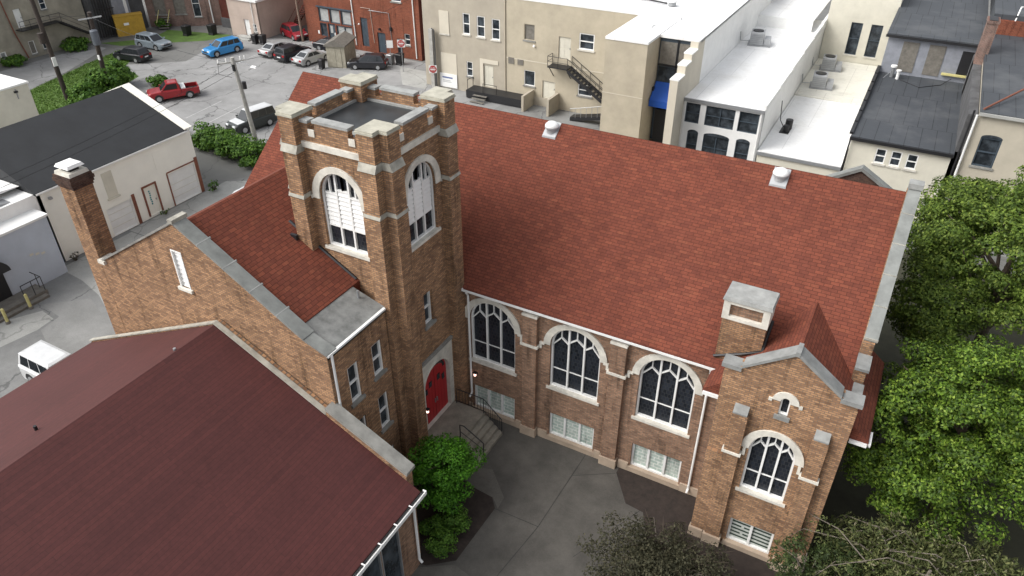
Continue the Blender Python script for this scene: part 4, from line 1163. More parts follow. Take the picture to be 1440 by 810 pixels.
m = MB(); m.fbox(F, 9.6, 11.3, 6.35, 6.5, .003, .03, CREAM); m.build('stone_sill', b)
m = MB(); m.fbox(F, 11.5, 11.7, 2.9, 3.1, .003, .25, BLACK); m.build('wall_light', b)
m = MB(); c = F.P(8.6, 3.3, .2); m.dome((c[0], c[1], 3.2), .12, .15, WHITE, 12, 4); m.build('wall_light', b)

# ---------------- tan buildings along the rear street
b = thing('tan_building', 'greyish tan two-storey building with three sash windows in a row and a white panel sign', 'building', (-24, 52, 0))
F = Frame(-30.3, 46, 1, 0)
wb = Wall(b, F, [(0, 0), (9.98, 0), (9.98, 13), (0, 13)], TANW2, reveal=.14)
rx = lambda *a: px(F, 'y', 46, *a)
for a in ((650, 18, 661, 49), (670, 22, 682, 53), (691, 26, 703, 57)): wb.rect(*rx(*a), fw=.09, sill=STONE)
wb.rect(*rx(656, 86, 665, 108), fw=.07)
r = rx(679, 94, 694, 122); wb.door(r[0] + .1, r[1], .95, 3.25, CREAM)
wb.finish()
m = MB(); r = rx(617, 14, 632, 48); m.fbox(F, r[0], r[1], r[2], r[3], .003, .05, TANL); m.fbox(F, r[0] - .05, r[1] + .05, r[2] - .15, r[2] - .003, .003, .1, STONE); m.build('blocked_window', b)
m = MB(); r = rx(620, 73, 643, 104); m.fbox(F, r[0], r[1], 1.6, r[3], .003, .04, TANL); m.build('blocked_opening', b)
m = MB(); r = rx(675, 82, 701, 120); m.fbox(F, r[0], r[0] + .38, .9, r[3], .003, .05, TANL); m.fbox(F, r[0] + .38, r[1], 3.4, r[3], .003, .05, TANL); m.build('door_surround', b)
m = MB(); r = rx(620, 102, 644, 124); m.fbox(F, r[0] - .05, r[1], .15, 1.62, .05, .12, WHITE)
o = m.build('panel_sign', b)
m = MB()
m.fbox(F, r[0] + .25, r[1] - .55, 1.12, 1.28, .121, .126, SIGNBLUE); m.fbox(F, r[0] + .3, r[1] - .8, .85, .9, .121, .126, STEEL); m.fbox(F, r[0] + .3, r[1] - .7, .7, .75, .121, .126, STEEL)
m.build('sign_print', o)
m = MB(); m.box(-30.3, -30.28, 46.01, 58, 0, 13, TANW2); m.build('side_wall', b)
shell(b, -30.27, -20.32, 46.2, 58, 13, TANW2, 'S')
m = MB(); m.tube([F.P(9.9, 13, .06), F.P(9.9, .3, .06)], .05, TANW); m.build('conduit', b)

b = thing('tan_building', 'tan painted building with a black iron fire stair and white flat roof', 'building', (-13, 50, 0))
F = Frame(-20.3, 46, 1, 0)
wb = Wall(b, F, [(0.002, 0), (13.9, 0), (13.9, 10.1), (.002, 10.1)], TANW, reveal=.14)
rx = lambda *a: px(F, 'y', 46, *a)
wb.rect(*rx(737, 33, 752, 58), kind='plain', glass=WOODG, frame=TANW, fw=.06)
r = rx(786, 51, 802, 85); wb.door(r[0], r[1], r[2], r[3], CREAM)
wb.rect(*rx(815, 46, 835, 72), fw=.1, sill=STONE)
wb.rect(*rx(737, 98, 752, 122), kind='plain', fw=.07)
r = rx(763, 113, 780, 141); wb.door(r[0], r[1], r[2], r[3], CREAM)
wb.rect(*rx(813, 118, 832, 137), fw=.08)
wb.finish()
for uu in ((715, 80, 723, 90), (728, 83, 736, 92)):
    m = MB(); r = rx(*uu); m.fbox(F, r[0], r[1], r[2], r[3], .003, .05, WOODG); m.build('vent_grille', b)
m = MB(); m.fbox(F, 0, 13.9, 4.35, 4.43, .003, .02, TANL); m.build('joint_line', b)
r = rx(752, 60, 757, 66); m = MB(); c = F.P(r[0], r[2], .15); m.dome(c, .13, .18, WHITE, 12, 4); m.build('flood_light', b)
shell(b, -20.29, -2.9, 46.2, 75, 10.1, TANW, 'SE')
flat_roof(b, -20.28, -2.9, 46, 80, 10.1, WHITE_ROOF, .25, .3, WHITE, 'SW')
# stair tower in front, same building
FB = Frame(-6.55, 38, 1, 0)
m = MB(); m.box(-6.55, -2.95, 38, 45.99, 0, 10.0, TANW); m.build('stair_tower', b)
m = MB(); m.box(-6.6, -2.9, 37.95, 46.2, 10.003, 10.2, WHITE_ROOF); m.build('tower_roof', b)
m = MB(); m.fbox(FB, .003, 3.6, 5.55, 5.6, .003, .02, TANL); m.build('joint_line', b)
m = MB(); m.box(-5.2, -4.1, 42.0, 43.2, 10.203, 10.24, WHITE); m.box(-5.1, -4.2, 42.1, 43.1, 10.24, 10.3, WHITE_ROOF); m.build('roof_hatch', b)
m = MB(); m.box(-2.94, -2.75, 40.2, 40.5, 5.6, 5.9, BLACK); m.build('wall_light', b)
# recessed dark window wall and roof over it
m = MB(); m.box(-2.88, .5, 41.0, 41.3, 1.0, 9.9, NAVY); rc = m.build('window_wall', b)
m = MB()
for x in (-1.3,): m.box(x - .05, x + .05, 40.9, 40.995, 1.0, 9.9, BLACK)
for z in (4.9, 7.6): m.box(-2.87, .5, 40.9, 40.996, z, z + .12, BLACK)
m.build('mullion', rc)
for i, x in enumerate((-2.8, -1.2)):
    m = MB(); m.box(x, x + 1.4, 40.95, 40.99, 7.75, 9.6, WOODG); m.build('pane', rc)
    m = MB(); m.box(x, x + 1.4, 40.95, 40.99, 5.1, 7.5, GLASS2); m.build('pane', rc)
m = MB(); m.box(-2.9, .55, 40.8, 80, 9.93, 10.15, WHITE_ROOF); m.build('roof', b)
m = MB(); m.box(-2.6, -.9, 40.7, 40.89, .2, 3.9, BLACK); m.build('rear_door', b)
m = MB(); m.box(-2.9, .5, 37.5, 40.6, 0, .25, PAVE_L); m.build('door_stoop', b)
t = thing('awning', 'bright blue canvas awning over the recessed rear door', 'awning', (-2, 40.3, 4.5))
m = MB(); m.hexa([(-2.85, 39.6, 4.75), (-1.0, 39.6, 4.75), (-1.0, 40.88, 4.75), (-2.85, 40.88, 4.75), (-2.85, 39.58, 5.0), (-1.0, 39.58, 5.0), (-1.0, 40.88, 6.25), (-2.85, 40.88, 6.25)], AWNING); m.build('canvas', t)
m = MB(); m.box(-2.87, -.98, 39.56, 39.575, 4.45, 4.98, AWNING); m.build('valance', t)

# black fire stair
t = thing('fire_stair', 'black iron fire stair running down the tan painted wall', 'stairs', (-12, 45, 0))
F = Frame(0, 46, 1, 0)
pl = at(775, 88, 'y', 45.2); pr_ = at(802, 97, 'y', 45.2); zp = 4.45
xl, xr = -15.1, -13.0
m = MB(); m.box(xl, xr, 44.8, 45.98, zp, zp + .12, BLACK); m.build('platform', t)
m = MB(); m.tube([(xl, 45.9, zp + 1.1), (xl, 44.85, zp + 1.1), (xr, 44.85, zp + 1.1)], .03, BLACK); m.tube([(xl, 45.9, zp + .6), (xl, 44.85, zp + .6), (xr, 44.85, zp + .6)], .025, BLACK)
for x, y in ((xl, 45.9), (xl, 44.85), (-14.0, 44.85), (xr, 44.85)): m.tube([(x, y, zp), (x, y, zp + 1.1)], .03, BLACK)
m.build('guard_rail', t)
for x in (xl + .15, xr - .1):
    m = MB(); m.tube([(x, 44.9, zp), (x, 45.95, zp - 1.1)], .045, BLACK); m.build('bracket', t)
xe, ze = -8.0, 1.25
for y in (44.85, 45.9):
    m = MB(); m.hexa([(xr, y - .03, zp - .25), (xr, y + .03, zp - .25), (xe, y + .03, ze - .25), (xe, y - .03, ze - .25), (xr, y - .03, zp + .1), (xr, y + .03, zp + .1), (xe, y + .03, ze + .1), (xe, y - .03, ze + .1)], BLACK); m.build('stringer', t)
for k in range(15):
    f = (k + .5) / 15; m = MB(); x, z = xr + (xe - xr) * f, zp + (ze - zp) * f
    m.box(x - .14, x + .14, 44.89, 45.86, z - .02, z + .03, BLACK); m.build('tread', t)
for y in (44.85, 45.9):
    m = MB(); m.tube([(xr, y, zp + 1.1), (xe, y, ze + 1.1)], .03, BLACK); m.tube([(xr, y, zp + .6), (xe, y, ze + .6)], .025, BLACK)
    for k in range(6):
        f = k / 5; m.tube([(xr + (xe - xr) * f, y, zp + (ze - zp) * f), (xr + (xe - xr) * f, y, zp + 1.1 + (ze - zp) * f)], .025, BLACK)
    m.build('handrail', t)
m = MB(); m.box(-8.0, -6.62, 43.6, 45.98, 1.1, 1.2, BLACK); m.build('platform', t)
m = MB(); m.hexa([(-8, 43.7, .8), (-8, 44.6, .8), (-12, 44.6, -.01), (-12, 43.7, -.01), (-8, 43.7, 1.2), (-8, 44.6, 1.2), (-12, 44.6, .35), (-12, 43.7, .35)], BLACK); m.build('stair_flight', t)
m = MB(); m.tube([(-8, 43.7, 2.2), (-12, 43.7, 1.2)], .03, STEEL)
for k in range(8): m.tube([(-8 - k * .57, 43.7, 1.1 - k * .12), (-8 - k * .57, 43.7, 2.2 - k * .143)], .025, STEEL)
m.build('handrail', t)
# loading platform in front of the low doors
t = thing('loading_platform', 'low black platform with pipe rails below the cream doors of the tan wall', 'platform', (-21, 45, 0))
m = MB(); m.box(-24.2, -17.4, 44.3, 45.98, .1, .88, BLACK); m.build('deck', t)
m = MB()
for pts in (((-24.1, 45.6, .9), (-24.1, 45.6, 1.9), (-24.1, 44.5, 1.9), (-24.1, 44.5, .9)), ((-22.2, 44.4, .9), (-22.2, 44.4, 1.8), (-20.6, 44.4, 1.8), (-20.6, 44.4, .9))): m.tube(pts, .035, BLACK)
m.build('guard_rail', t)
m = MB()
for k in range(3): m.box(-23.2, -21.6, 43.3 + k * .33, 43.6 + k * .33, .1 + k * .22, .15 + k * .22, WOODG)
m.build('step', t)
t = thing('brick_enclosure', 'small tan masonry enclosure at the foot of the tan wall', 'wall', (-16, 44.5, 0))
m = MB()
m.box(-17.3, -17.05, 43.6, 45.9, 0, 1.6, TANW2); m.box(-14.5, -14.25, 43.6, 45.9, 0, 1.7, TANW2); m.box(-17.3, -14.25, 45.92, 45.97, 0, .9, TANW2)
m.build('masonry', t)

# ---------------- white building with stepped parapet
b = thing('white_building', 'white painted building with bright flat roof, stepped side parapet and dark arched windows', 'building', (3.6, 50, 0))
F = Frame(.55, 38, 1, 0)
wb = Wall(b, F, [(0, 0), (6.4, 0), (6.4, 6.15), (0, 6.15)], WHITE, reveal=.16)
rx = lambda *a: px(F, 'y', 38, *a)
for a in ((966, 142, 982, 172), (994, 147, 1031, 178), (1041, 155, 1064, 187)):
    r = rx(*a); wb.rect(r[0], r[1], 4.3, 5.95, frame=NAVY, fw=.06, mull=1 if a[0] == 994 else 0, sill=None, bars=1)
for a, w_ in ((971, .9), (1005, 2.1), (1044, 1.1)):
    x = px(F, 'y', 38, a, 185, a + 1, 187)[0]
    wb.rect(x - w_ / 2 + .2, x + w_ / 2 + .2, 1.4, 3.5, frame=NAVY, fw=.06, mull=1 if w_ > 2 else 0, sill=None)
    m = MB(); m.prism(F, archpts(x + .2, w_, 3.5, .25, 10), .003, .02, GLASS2); m.build('arched_head', b)
wb.finish()
shell(b, .56, 6.95, 38.2, 68, 6.15, WHITE, 'S')
m = MB(); m.box(.56, 6.93, 38.003, 68, 6.0, 6.3, WHITE_ROOF); m.build('roof', b)
m = MB(); m.box(.5, 7.0, 37.86, 37.99, 6.05, 6.32, STEEL); m.build('gutter', b)
for k, (y0, y1, z) in enumerate(((35.6, 37.2, 8.3), (37.2, 38.6, 9.0), (38.6, 40.1, 9.55), (40.1, 42, 10.15))):
    m = MB(); m.box(-.1, .55, y0 + .002, y1, 0, z, TANL); m.box(-.14, .6, y0, y1, z + .003, z + .1, WHITE); m.build('stepped_parapet', b)
m = MB(); m.box(.3, .55, 42, 68, 6.2, 10.1, WHITE); m.build('party_wall', b)
for k in range(6):
    m = MB(); m.box(6.72, 7.0, 38.2 + k * 5, 43.1 + k * 5, 6.3, 6.62 + k * .12, WHITE); m.build('stepped_parapet', b)
m = MB(); m.box(-.5, 6.0, 62.5, 62.8, 6.3, 7.4, WHITE); m.build('roof_step', b)
m = MB(); m.box(-.5, 6.0, 62.8, 80, 7.3, 7.42, WHITE_ROOF); m.build('roof', b)
m = MB(); m.tube([(.75, 37.9, 6.1), (.75, 37.9, 0)], .05, WHITE); m.build('downspout', b)
m = MB(); m.tube([(6.8, 37.9, 6.1), (6.8, 37.9, 0)], .05, WHITE); m.build('downspout', b)

# ---------------- lower white-roofed building
b = thing('low_white_building', 'low building with a two-level cream and white flat roof carrying two grey units', 'building', (10, 50, 0))
m = MB(); m.box(7.02, 13.3, 38, 38.2, 0, 2.84, CREAM); m.build('wall', b)
m = MB(); m.box(7.0, 13.3, 37.95, 52.5, 2.85, 3.05, WHITE_ROOF); m.build('roof', b)
m = MB(); m.box(7.0, 13.3, 52.52, 64.9, 2.9, 3.22, CREAM_ROOF); m.build('roof', b)
m = MB(); m.box(6.98, 13.32, 37.85, 37.94, 2.75, 3.0, STEEL); m.build('gutter', b)
F = Frame(7, 65, 1, 0)
wb = Wall(b, F, [(0, 2.9), (6.4, 2.9), (6.4, 11), (0, 11)], CREAM, reveal=.15)
for u0, u1 in ((2.4, 3.5), (4.3, 5.4)): wb.rect(u0, u1, 4.0, 7.2, frame=NAVY, fw=.06, sill=STONE)
wb.finish('upper_wall')
m = MB(); m.box(7, 13.4, 65.2, 80, 0, 11, CREAM); m.build('wall', b)

# ---------------- building with black roof
b = thing('black_roof_building', 'cream building with black low roof, grey boarded upper wall and a row of three windows', 'building', (17, 48, 0))
F = Frame(13.5, 38, 1, 0)
wb = Wall(b, F, [(0, 0), (6.7, 0), (6.7, 5.45), (0, 5.45)], CREAM, reveal=.12)
rx = lambda *a: px(F, 'y', 38, *a)
for a in ((1234, 206, 1248, 226), (1256, 209, 1274, 231), (1278, 215, 1296, 236)):
    r = rx(*a); wb.rect(r[0], r[0] + .72, 3.85, 5.0, fw=.08, sill=STONE)
wb.rect(6.0 - .1, 6.5, 1.3, 3.0, kind='plain', glass=TANL, fw=.04, sill=None, name='blocked_window')
wb.finish(); shell(b, 13.5, 20.2, 38.1, 62, 5.45, CREAM, 'S')
m = MB(); m.box(13.4, 20.3, 37.85, 54.9, 5.42, 5.62, TAR2); m.build('roof', b)
m = MB(); m.box(13.38, 20.3, 37.7, 37.84, 5.35, 5.58, BLACK); m.build('gutter', b)
m = MB()
for k in range(7): m.box(13.25, 13.5, 38.2 + k * 2.4, 40.5 + k * 2.4, 5.623, 5.8 + k * .06, BLACK)
m.build('stepped_parapet', b)
F2 = Frame(13.5, 54.9, 1, 0)
m = MB(); m.box(13.5, 20.9, 54.9, 55.1, 5.4, 8.9, GREYSIDE); uw = m.build('upper_wall', b)
for a in (1.3, 3.4): 
    m = MB(); m.fbox(F2, a, a + 1.3, 5.9, 8.5, .003, .05, WOODG); m.build('boarded_window', uw)
m = MB(); m.fbox(F2, 6.0, 6.9, 6.3, 8.3, .003, .04, BLACK); m.build('dark_opening', uw)
m = MB(); m.fbox(F2, 4.9, 6.9, 6.15, 6.3, .003, .3, PALEYEL); m.build('ledge', uw)
m = MB(); m.box(13.3, 21.0, 54.6, 80, 8.903, 9.1, TAR2); m.build('upper_roof', b)
m = MB(); m.box(13.25, 21.05, 54.45, 54.59, 8.8, 9.0, BLACK); m.build('gutter', b)
m = MB(); m.tube([(13.45, 37.75, 5.4), (13.3, 37.75, 0)], .06, BLACK); m.build('downspout', b)
m = MB(); m.tube([(15.4, 53.2, 5.65), (17.0, 51.8, 5.65), (18.6, 53.4, 5.65), (19.3, 54.7, 5.9)], .025, BLACK); m.build('roof_cable', b)
t = thing('flue_pair', 'pale metal flue with braces on the black roof by the grey boarded wall', 'flue', (14.6, 53.6, 5.6))
m = MB(); m.cyl((14.6, 53.8, 5.62), .16, .9, STEEL, 12); m.cyl((14.6, 53.8, 6.5), .26, .15, WHITE, 12); m.build('pipe', t)
m = MB(); m.cyl((15.1, 53.4, 5.62), .14, .7, WHITE, 12); m.cyl((15.1, 53.4, 6.3), .22, .12, WHITE, 12); m.build('pipe', t)
m = MB(); m.tube([(14.6, 53.8, 6.3), (14.0, 53.0, 5.65)], .025, STEEL); m.build('brace', t)

# ---------------- beige building at right
b = thing('beige_building', 'beige building with a tall arched sash window and dark roof, top right corner', 'building', (26, 48, 0))
F = Frame(20.95, 38, 1, 0)
wb = Wall(b, F, [(0, 0), (14, 0), (14, 8.75), (0, 8.75)], BEIGE, reveal=.14)
wb.rect(.55, 1.85, 5.0, 7.1, fw=.1, frame=NAVY)
wb.rect(.3, 1.5, 1.4, 3.2, fw=.1, frame=NAVY)
wb.finish()
for u0, u1, z in ((.55, 1.85, 7.1), (.3, 1.5, 3.2)):
    m = MB(); m.prism(F, archpts((u0 + u1) / 2, u1 - u0, z, .22, 10), .003, .02, GLASS2); m.build('arched_head', b)
shell(b, 20.95, 35, 38.1, 62, 8.75, BEIGE, 'S')
m = MB(); m.hexa([(20.9, 37.85, 8.7), (35, 37.85, 8.7), (35, 62, 9.0), (20.9, 62, 9.0), (20.9, 37.85, 8.85), (35, 37.85, 8.85), (35, 62, 9.6), (20.9, 62, 9.6)], TAR2); m.build('roof', b)
m = MB(); m.box(20.9, 35, 37.7, 37.84, 8.6, 8.8, PAVE_L); m.build('gutter', b)
m = MB(); m.tube([(20.8, 37.8, 8.6), (20.75, 37.8, 0)], .08, WHITE, 8); m.build('downspout', b)
m = MB(); m.tube([(20.55, 37.8, 8.9), (20.5, 37.8, 0)], .07, BLACK, 8); m.build('downspout', b)
m = MB(); m.tube([(21.1, 38.2, 8.95), (23.5, 42.5, 9.5)], .07, RUST, 8); m.build('roof_pipe', b)
m = MB(); m.box(20.3, 20.9, 38.4, 54, 5.6, 8.4, DARKWALL); m.build('party_wall', b)
bp = MB(); bp.box(21.4, 26, 57.2, 57.6, 9.2, 10.6, BR_R); bp.build('brick_parapet', b)
bp = MB(); bp.box(21.0, 35, 57.61, 80, 9.7, 11.0, TAR2); bp.build('upper_roof', b)
t = thing('brick_chimney', 'red brick chimney stack standing at the edge of the dark roofs, top right', 'chimney', (21.3, 52, 9))
m = MB(); m.box(20.3, 21.1, 51.0, 52.6, 5.0, 11.6, BR_P); m.build('stack', t)
m = MB(); m.box(20.24, 21.16, 50.94, 52.66, 11.603, 11.8, BR_P); m.box(20.4, 21.0, 51.1, 52.5, 11.8, 11.85, BLACK); m.build('crown', t)
t = thing('roof_unit', 'white rooftop unit with a pipe on the dark roof at the right edge', 'roof unit', (24, 58.5, 11))
m = MB(); m.box(23.3, 25.4, 58, 59.6, 11.05, 12.0, WHITE, .1); m.build('casing', t)
m = MB(); m.tube([(23.3, 58.6, 11.6), (22.8, 58.2, 11.6), (22.6, 57.3, 10.3)], .06, WHITE); m.build('pipe', t)

# ---------------- rooftop units


def unit(x, y, z, label, rz=0):
    t = thing('air_conditioner', label, 'air conditioner', (x, y, z), 'grey air conditioners on the flat roofs', rz)
    m = MB(); m.box(-.75, .55, -.8, .8, .12, 1.25, ACGREY, .02); m.build('casing', t, local=True, bevel=.03)
    m = MB(); m.cyl((-.1, 0, 1.255), .5, .06, BLACK, 20); m.build('fan', t, local=True)
    m = MB(); m.box(.56, 1.2, -.7, .7, .1, .7, ACGREY, .05); m.build('duct', t, local=True)
    m = MB(); m.box(-.9, 1.2, -.9, .9, 0, .118, STEEL); m.build('curb', t, local=True)
    m = MB(); m.tube([(-.75, -.5, .4), (-1.6, -.5, .35), (-1.7, -.6, 1.2)], .04, STEEL); m.build('pipe', t, local=True)
    for k in range(5):
        m = MB(); m.box(-.72, .5, -.815, -.80, .3 + k * .17, .38 + k * .17, STEEL); m.build('louvre', t, local=True)
    return t


p = at(1065, 62, 'z', 6.3); unit(p[0], p[1], 6.3, 'grey air conditioner alone on the bright white roof', .15)
p = at(1152, 122, 'z', 3.2); unit(p[0], p[1], 3.22, 'nearer of the two grey air conditioners on the cream roof', .1)
p = at(1165, 97, 'z', 3.2); unit(p[0], p[1], 3.22, 'farther of the two grey air conditioners on the cream roof', .1)
p = at(1106, 183, 'z', 3.05)
t = thing('condenser', 'small black condenser on the lower white roof', 'condenser', (p[0], p[1], 3.05))
m = MB(); m.box(p[0] - .45, p[0] + .3, p[1] - .9, p[1] + .6, 3.06, 3.12, BLACK); m.build('base', t)
m = MB(); m.cyl((p[0], p[1] - .4, 3.12), .25, .5, BLACK, 12); m.build('drum', t)
m = MB(); m.cyl((p[0] + .05, p[1] + .35, 3.12), .3, .75, BLACK, 12); m.build('fan_housing', t)
m = MB(); m.tube([(p[0] - .3, p[1], 3.3), (7.4, p[1] + .6, 3.6), (7.2, p[1] + .8, 5.2)], .035, BLACK); m.build('pipe', t)
p = at(945, 8, 'z', 10.15)
t = thing('roof_fan', 'small white roof fan with pipes on the white roof behind the stair tower', 'roof fan', (p[0], p[1], 10.15))
m = MB(); m.cyl((p[0], p[1], 10.15), .35, .35, STEEL, 14); m.dome((p[0], p[1], 10.5), .42, .2, WHITE, 14, 4); m.build('housing', t)
m = MB(); m.tube([(p[0] - .5, p[1], 10.3), (p[0] - 4.5, p[1] + 1.2, 10.3)], .09, BLACK); m.build('pipe', t)
# ================================================================ vehicles


def car_paint(name, c, metal=.2):
    t = NT(name, .28, metal, .5); t.b.inputs['Coat Weight'].default_value = .5; t.b.inputs['Coat Roughness'].default_value = .06
    n = t.noise(t.pos(), 3, 3)
    return t.col(t.mix(1.0, c, t.ramp(n, [(.3, .85), (.7, 1.0)]), 'MULTIPLY'))


CGLASS = mat_plain('car_glass', (.02, .024, .028, 1), .06, var=.2)
TYRE = mat_plain('tyre', (.02, .02, .021, 1), .9, var=.2)
RIM = mat_plain('alloy', (.50, .51, .52, 1), .35, .6, var=.2)
HEAD = mat_plain('headlamp', (.75, .77, .78, 1), .12, var=.1)
TAIL = mat_plain('tail_lamp', (.35, .01, .012, 1), .2, var=.1)
PLAS = mat_plain('black_trim', (.02, .02, .021, 1), .6, var=.2)


def lerp(a, b, f): return tuple(x + (y - x) * f for x, y in zip(a, b))


def vehicle(kind, x, y, head, paint, label, cat='car', top=None):
    S = dict(
        sedan=dict(L=4.75, W=1.82, H=1.46, belt=.95, hood=.86, cab=(-1.95, 1.15), roof=(-1.0, .25), rear=.98),
        hatch=dict(L=4.5, W=1.84, H=1.62, belt=1.0, hood=.93, cab=(-2.1, 1.15), roof=(-1.75, .30), rear=1.02),
        suv=dict(L=4.65, W=1.88, H=1.70, belt=1.06, hood=1.0, cab=(-2.22, 1.10), roof=(-1.95, .28), rear=1.08),
        boxy=dict(L=4.6, W=1.86, H=1.85, belt=1.12, hood=1.06, cab=(-2.26, 1.0), roof=(-2.1, .42), rear=1.12),
        pickup=dict(L=5.1, W=1.95, H=1.80, belt=1.12, hood=1.08, cab=(-.75, 1.25), roof=(-.6, .5), rear=1.08))[kind]
    L, W, H, belt, hood = S['L'], S['W'], S['H'], S['belt'], S['hood']
    t = thing('parked_car' if kind != 'pickup' else 'pickup_truck', label, cat, (x, y, 0), 'parked vehicles', head)
    hl = L / 2; wb = L * .295; c0, c1 = S['cab']; r0, r1 = S['roof']; r_ = .34 if kind in ('sedan', 'hatch') else .38
    prof = [(-hl + .12, .25), (-hl, .45), (-hl + .02, .78), (-hl + .1, S['rear'] - .04), (c0, S['rear']), (c0 + .35, belt), (c1 - .1, belt), (c1 + .1, belt - .02), (hl - .35, hood - .04), (hl - .1, hood - .16), (hl, .62), (hl - .03, .4), (hl - .15, .24)]
    if kind == 'pickup':
        prof = [(-hl + .05, .45), (-hl, .55), (-hl, .62), (-hl, .66), (c0 - .02, .66), (c0, belt), (c1 - .1, belt), (c1 + .1, belt - .02), (hl - .35, hood - .03), (hl - .1, hood - .14), (hl, .65), (hl - .03, .4), (hl - .15, .26)]
    m = MB(); lat = [(-W / 2, .93, .10), (-W / 2 + .05, .985, .03), (-W / 2 + .22, 1.0, 0), (W / 2 - .22, 1.0, 0), (W / 2 - .05, .985, .03), (W / 2, .93, .10)]
    pts = []; n = len(prof)
    for yy, sx, dz in lat:
        for px_, pz in prof: pts.append((px_ * sx, yy, pz - (dz if pz > .7 else 0)))
    fs = [(i * n + j, i * n + (j + 1) % n, (i + 1) * n + (j + 1) % n, (i + 1) * n + j) for i in range(5) for j in range(n)]
    fs += [tuple(range(n)), tuple(reversed(range(5 * n, 6 * n)))]
    m.mesh(pts, fs, paint)
    tp = top or paint  # top recolours roof and hood to imitate sky glare
    wbt, wrt = W / 2 - .10, W / 2 - .27
    lo = [(c0, -wbt, belt - .06), (c1, -wbt, belt - .06), (c1, wbt, belt - .06), (c0, wbt, belt - .06)]
    hi = [(r0, -wrt, H - .06), (r1, -wrt, H - .06), (r1, wrt, H - .06), (r0, wrt, H - .06)]
    m.hexa(lo + hi, paint)
    m.hexa([(r0 - .03, -wrt - .02, H - .06), (r1 + .03, -wrt - .02, H - .06), (r1 + .03, wrt + .02, H - .06), (r0 - .03, wrt + .02, H - .06),
            (r0 + .15, -wrt + .14, H), (r1 - .15, -wrt + .14, H), (r1 - .15, wrt - .14, H), (r0 + .15, wrt - .14, H)], tp)
    if top: m.hexa([(c1 + .12, -W / 2 + .12, belt - .05), (hl - .4, -W / 2 + .16, hood - .07), (hl - .4, W / 2 - .16, hood - .07), (c1 + .12, W / 2 - .12, belt - .05),
                    (c1 + .12, -W / 2 + .12, belt + .0), (hl - .4, -W / 2 + .16, hood - .02), (hl - .4, W / 2 - .16, hood - .02), (c1 + .12, W / 2 - .12, belt + .0)], tp)
    m.build('body', t, local=True, bevel=.02)

    def pane(a, b, c, d, e, name):
        cx = [sum(q[i] for q in (a, b, c, d)) / 4 for i in range(3)]
        nrm = (Vector(b) - Vector(a)).cross(Vector(d) - Vector(a)).normalized()
        if nrm.dot(Vector(cx) - Vector((0, 0, belt))) < 0: nrm = -nrm
        out = [Vector(q) + nrm * e for q in (a, b, c, d)]; inn = [Vector(q) - nrm * .02 for q in (a, b, c, d)]
        q = MB(); q.hexa([tuple(v) for v in inn + out], CGLASS); q.build(name, t, local=True)

    def quad(A, B, C, D, u0, u1, v0, v1):
        f = lambda u, v: lerp(lerp(A, B, u), lerp(D, C, u), v)
        return f(u0, v0), f(u1, v0), f(u1, v1), f(u0, v1)
    pane(*quad(lo[1], lo[2], hi[2], hi[1], .07, .93, .10, .93), .012, 'windscreen')
    pane(*quad(lo[3], lo[0], hi[0], hi[3], .09, .91, .28, .90), .012, 'rear_window')
    for A, B, C, D in ((lo[0], lo[1], hi[1], hi[0]), (lo[3], lo[2], hi[2], hi[3])):
        sp = ((.06, .30), (.33, .60), (.63, .93)) if kind in ('suv', 'boxy', 'hatch') else (((.14, .90),) if kind == 'pickup' else ((.20, .52), (.55, .90)))
        for s in sp: pane(*quad(A, B, C, D, s[0], s[1], .16, .90), .012, 'side_window')
    if kind == 'pickup':
        m = MB(); m.box(-hl + .02, c0 - .03, -W / 2 + .02, -W / 2 + .14, .6, 1.08, paint); m.box(-hl + .02, c0 - .03, W / 2 - .14, W / 2 - .02, .6, 1.08, paint)
        m.box(-hl, -hl + .1, -W / 2 + .14, W / 2 - .14, .6, 1.06, paint); m.box(-hl + .1, c0 - .03, -W / 2 + .14, W / 2 - .14, .66, .69, PLAS); m.build('cargo_bed', t, local=True)
        m = MB(); m.box(c0 - .5, c0 - .06, -W / 2 + .14, W / 2 - .14, .69, 1.2, HEAD); m.build('tool_box', t, local=True)
    for sx in (-1, 1):
        for sy in (-1, 1):
            q = MB(); yy = sy * (W / 2 - .11)
            q.cyl((sx * wb, yy - .11, r_), r_, .22, TYRE, 22, 'y'); o = q.build('wheel', t, local=True)
            q = MB(); ro = yy + (.112 if sy > 0 else -.132)
            q.cyl((sx * wb, ro, r_), r_ * .62, .02, RIM, 18, 'y'); q.build('rim', o, local=True)
            q = MB(); pts2 = archpts(sx * wb, 2 * (r_ + .07), r_ - .02, r_ + .09, 12); Fy = Frame(0, sy * (W / 2 - .03), 1, 0)
            q.prism(Fy, pts2, -.012, .036, PLAS) if sy < 0 else q.prism(Fy, pts2, -.036, .012, PLAS)
            q.build('wheel_arch', t, local=True)
    for sy in (-1, 1):
        q = MB(); q.box(hl - .22, hl - .045, sy * (W / 2 - .38) - .2, sy * (W / 2 - .38) + .2, hood - .30, hood - .14, HEAD); q.build('headlight', t, local=True)
        q = MB(); q.box(-hl + .005, -hl + .14, sy * (W / 2 - .26) - .15, sy * (W / 2 - .26) + .15, S['rear'] - .32, S['rear'] - .1, TAIL); q.build('taillight', t, local=True)
        q = MB(); q.box(c1 - .25, c1 - .08, sy * (W / 2 + .06) - .09, sy * (W / 2 + .06) + .09, belt + .0, belt + .14, paint); q.build('wing_mirror', t, local=True)
    q = MB(); q.box(hl - .1, hl + .012, -.5, .5, hood - .42, hood - .28, PLAS); q.box(hl - .12, hl + .02, -.75, .75, .3, .46, PLAS); q.build('grille', t, local=True)
    q = MB(); q.box(-hl - .02, -hl + .12, -W / 2 + .12, W / 2 - .12, .3, .5, PLAS); q.build('rear_bumper', t, local=True)
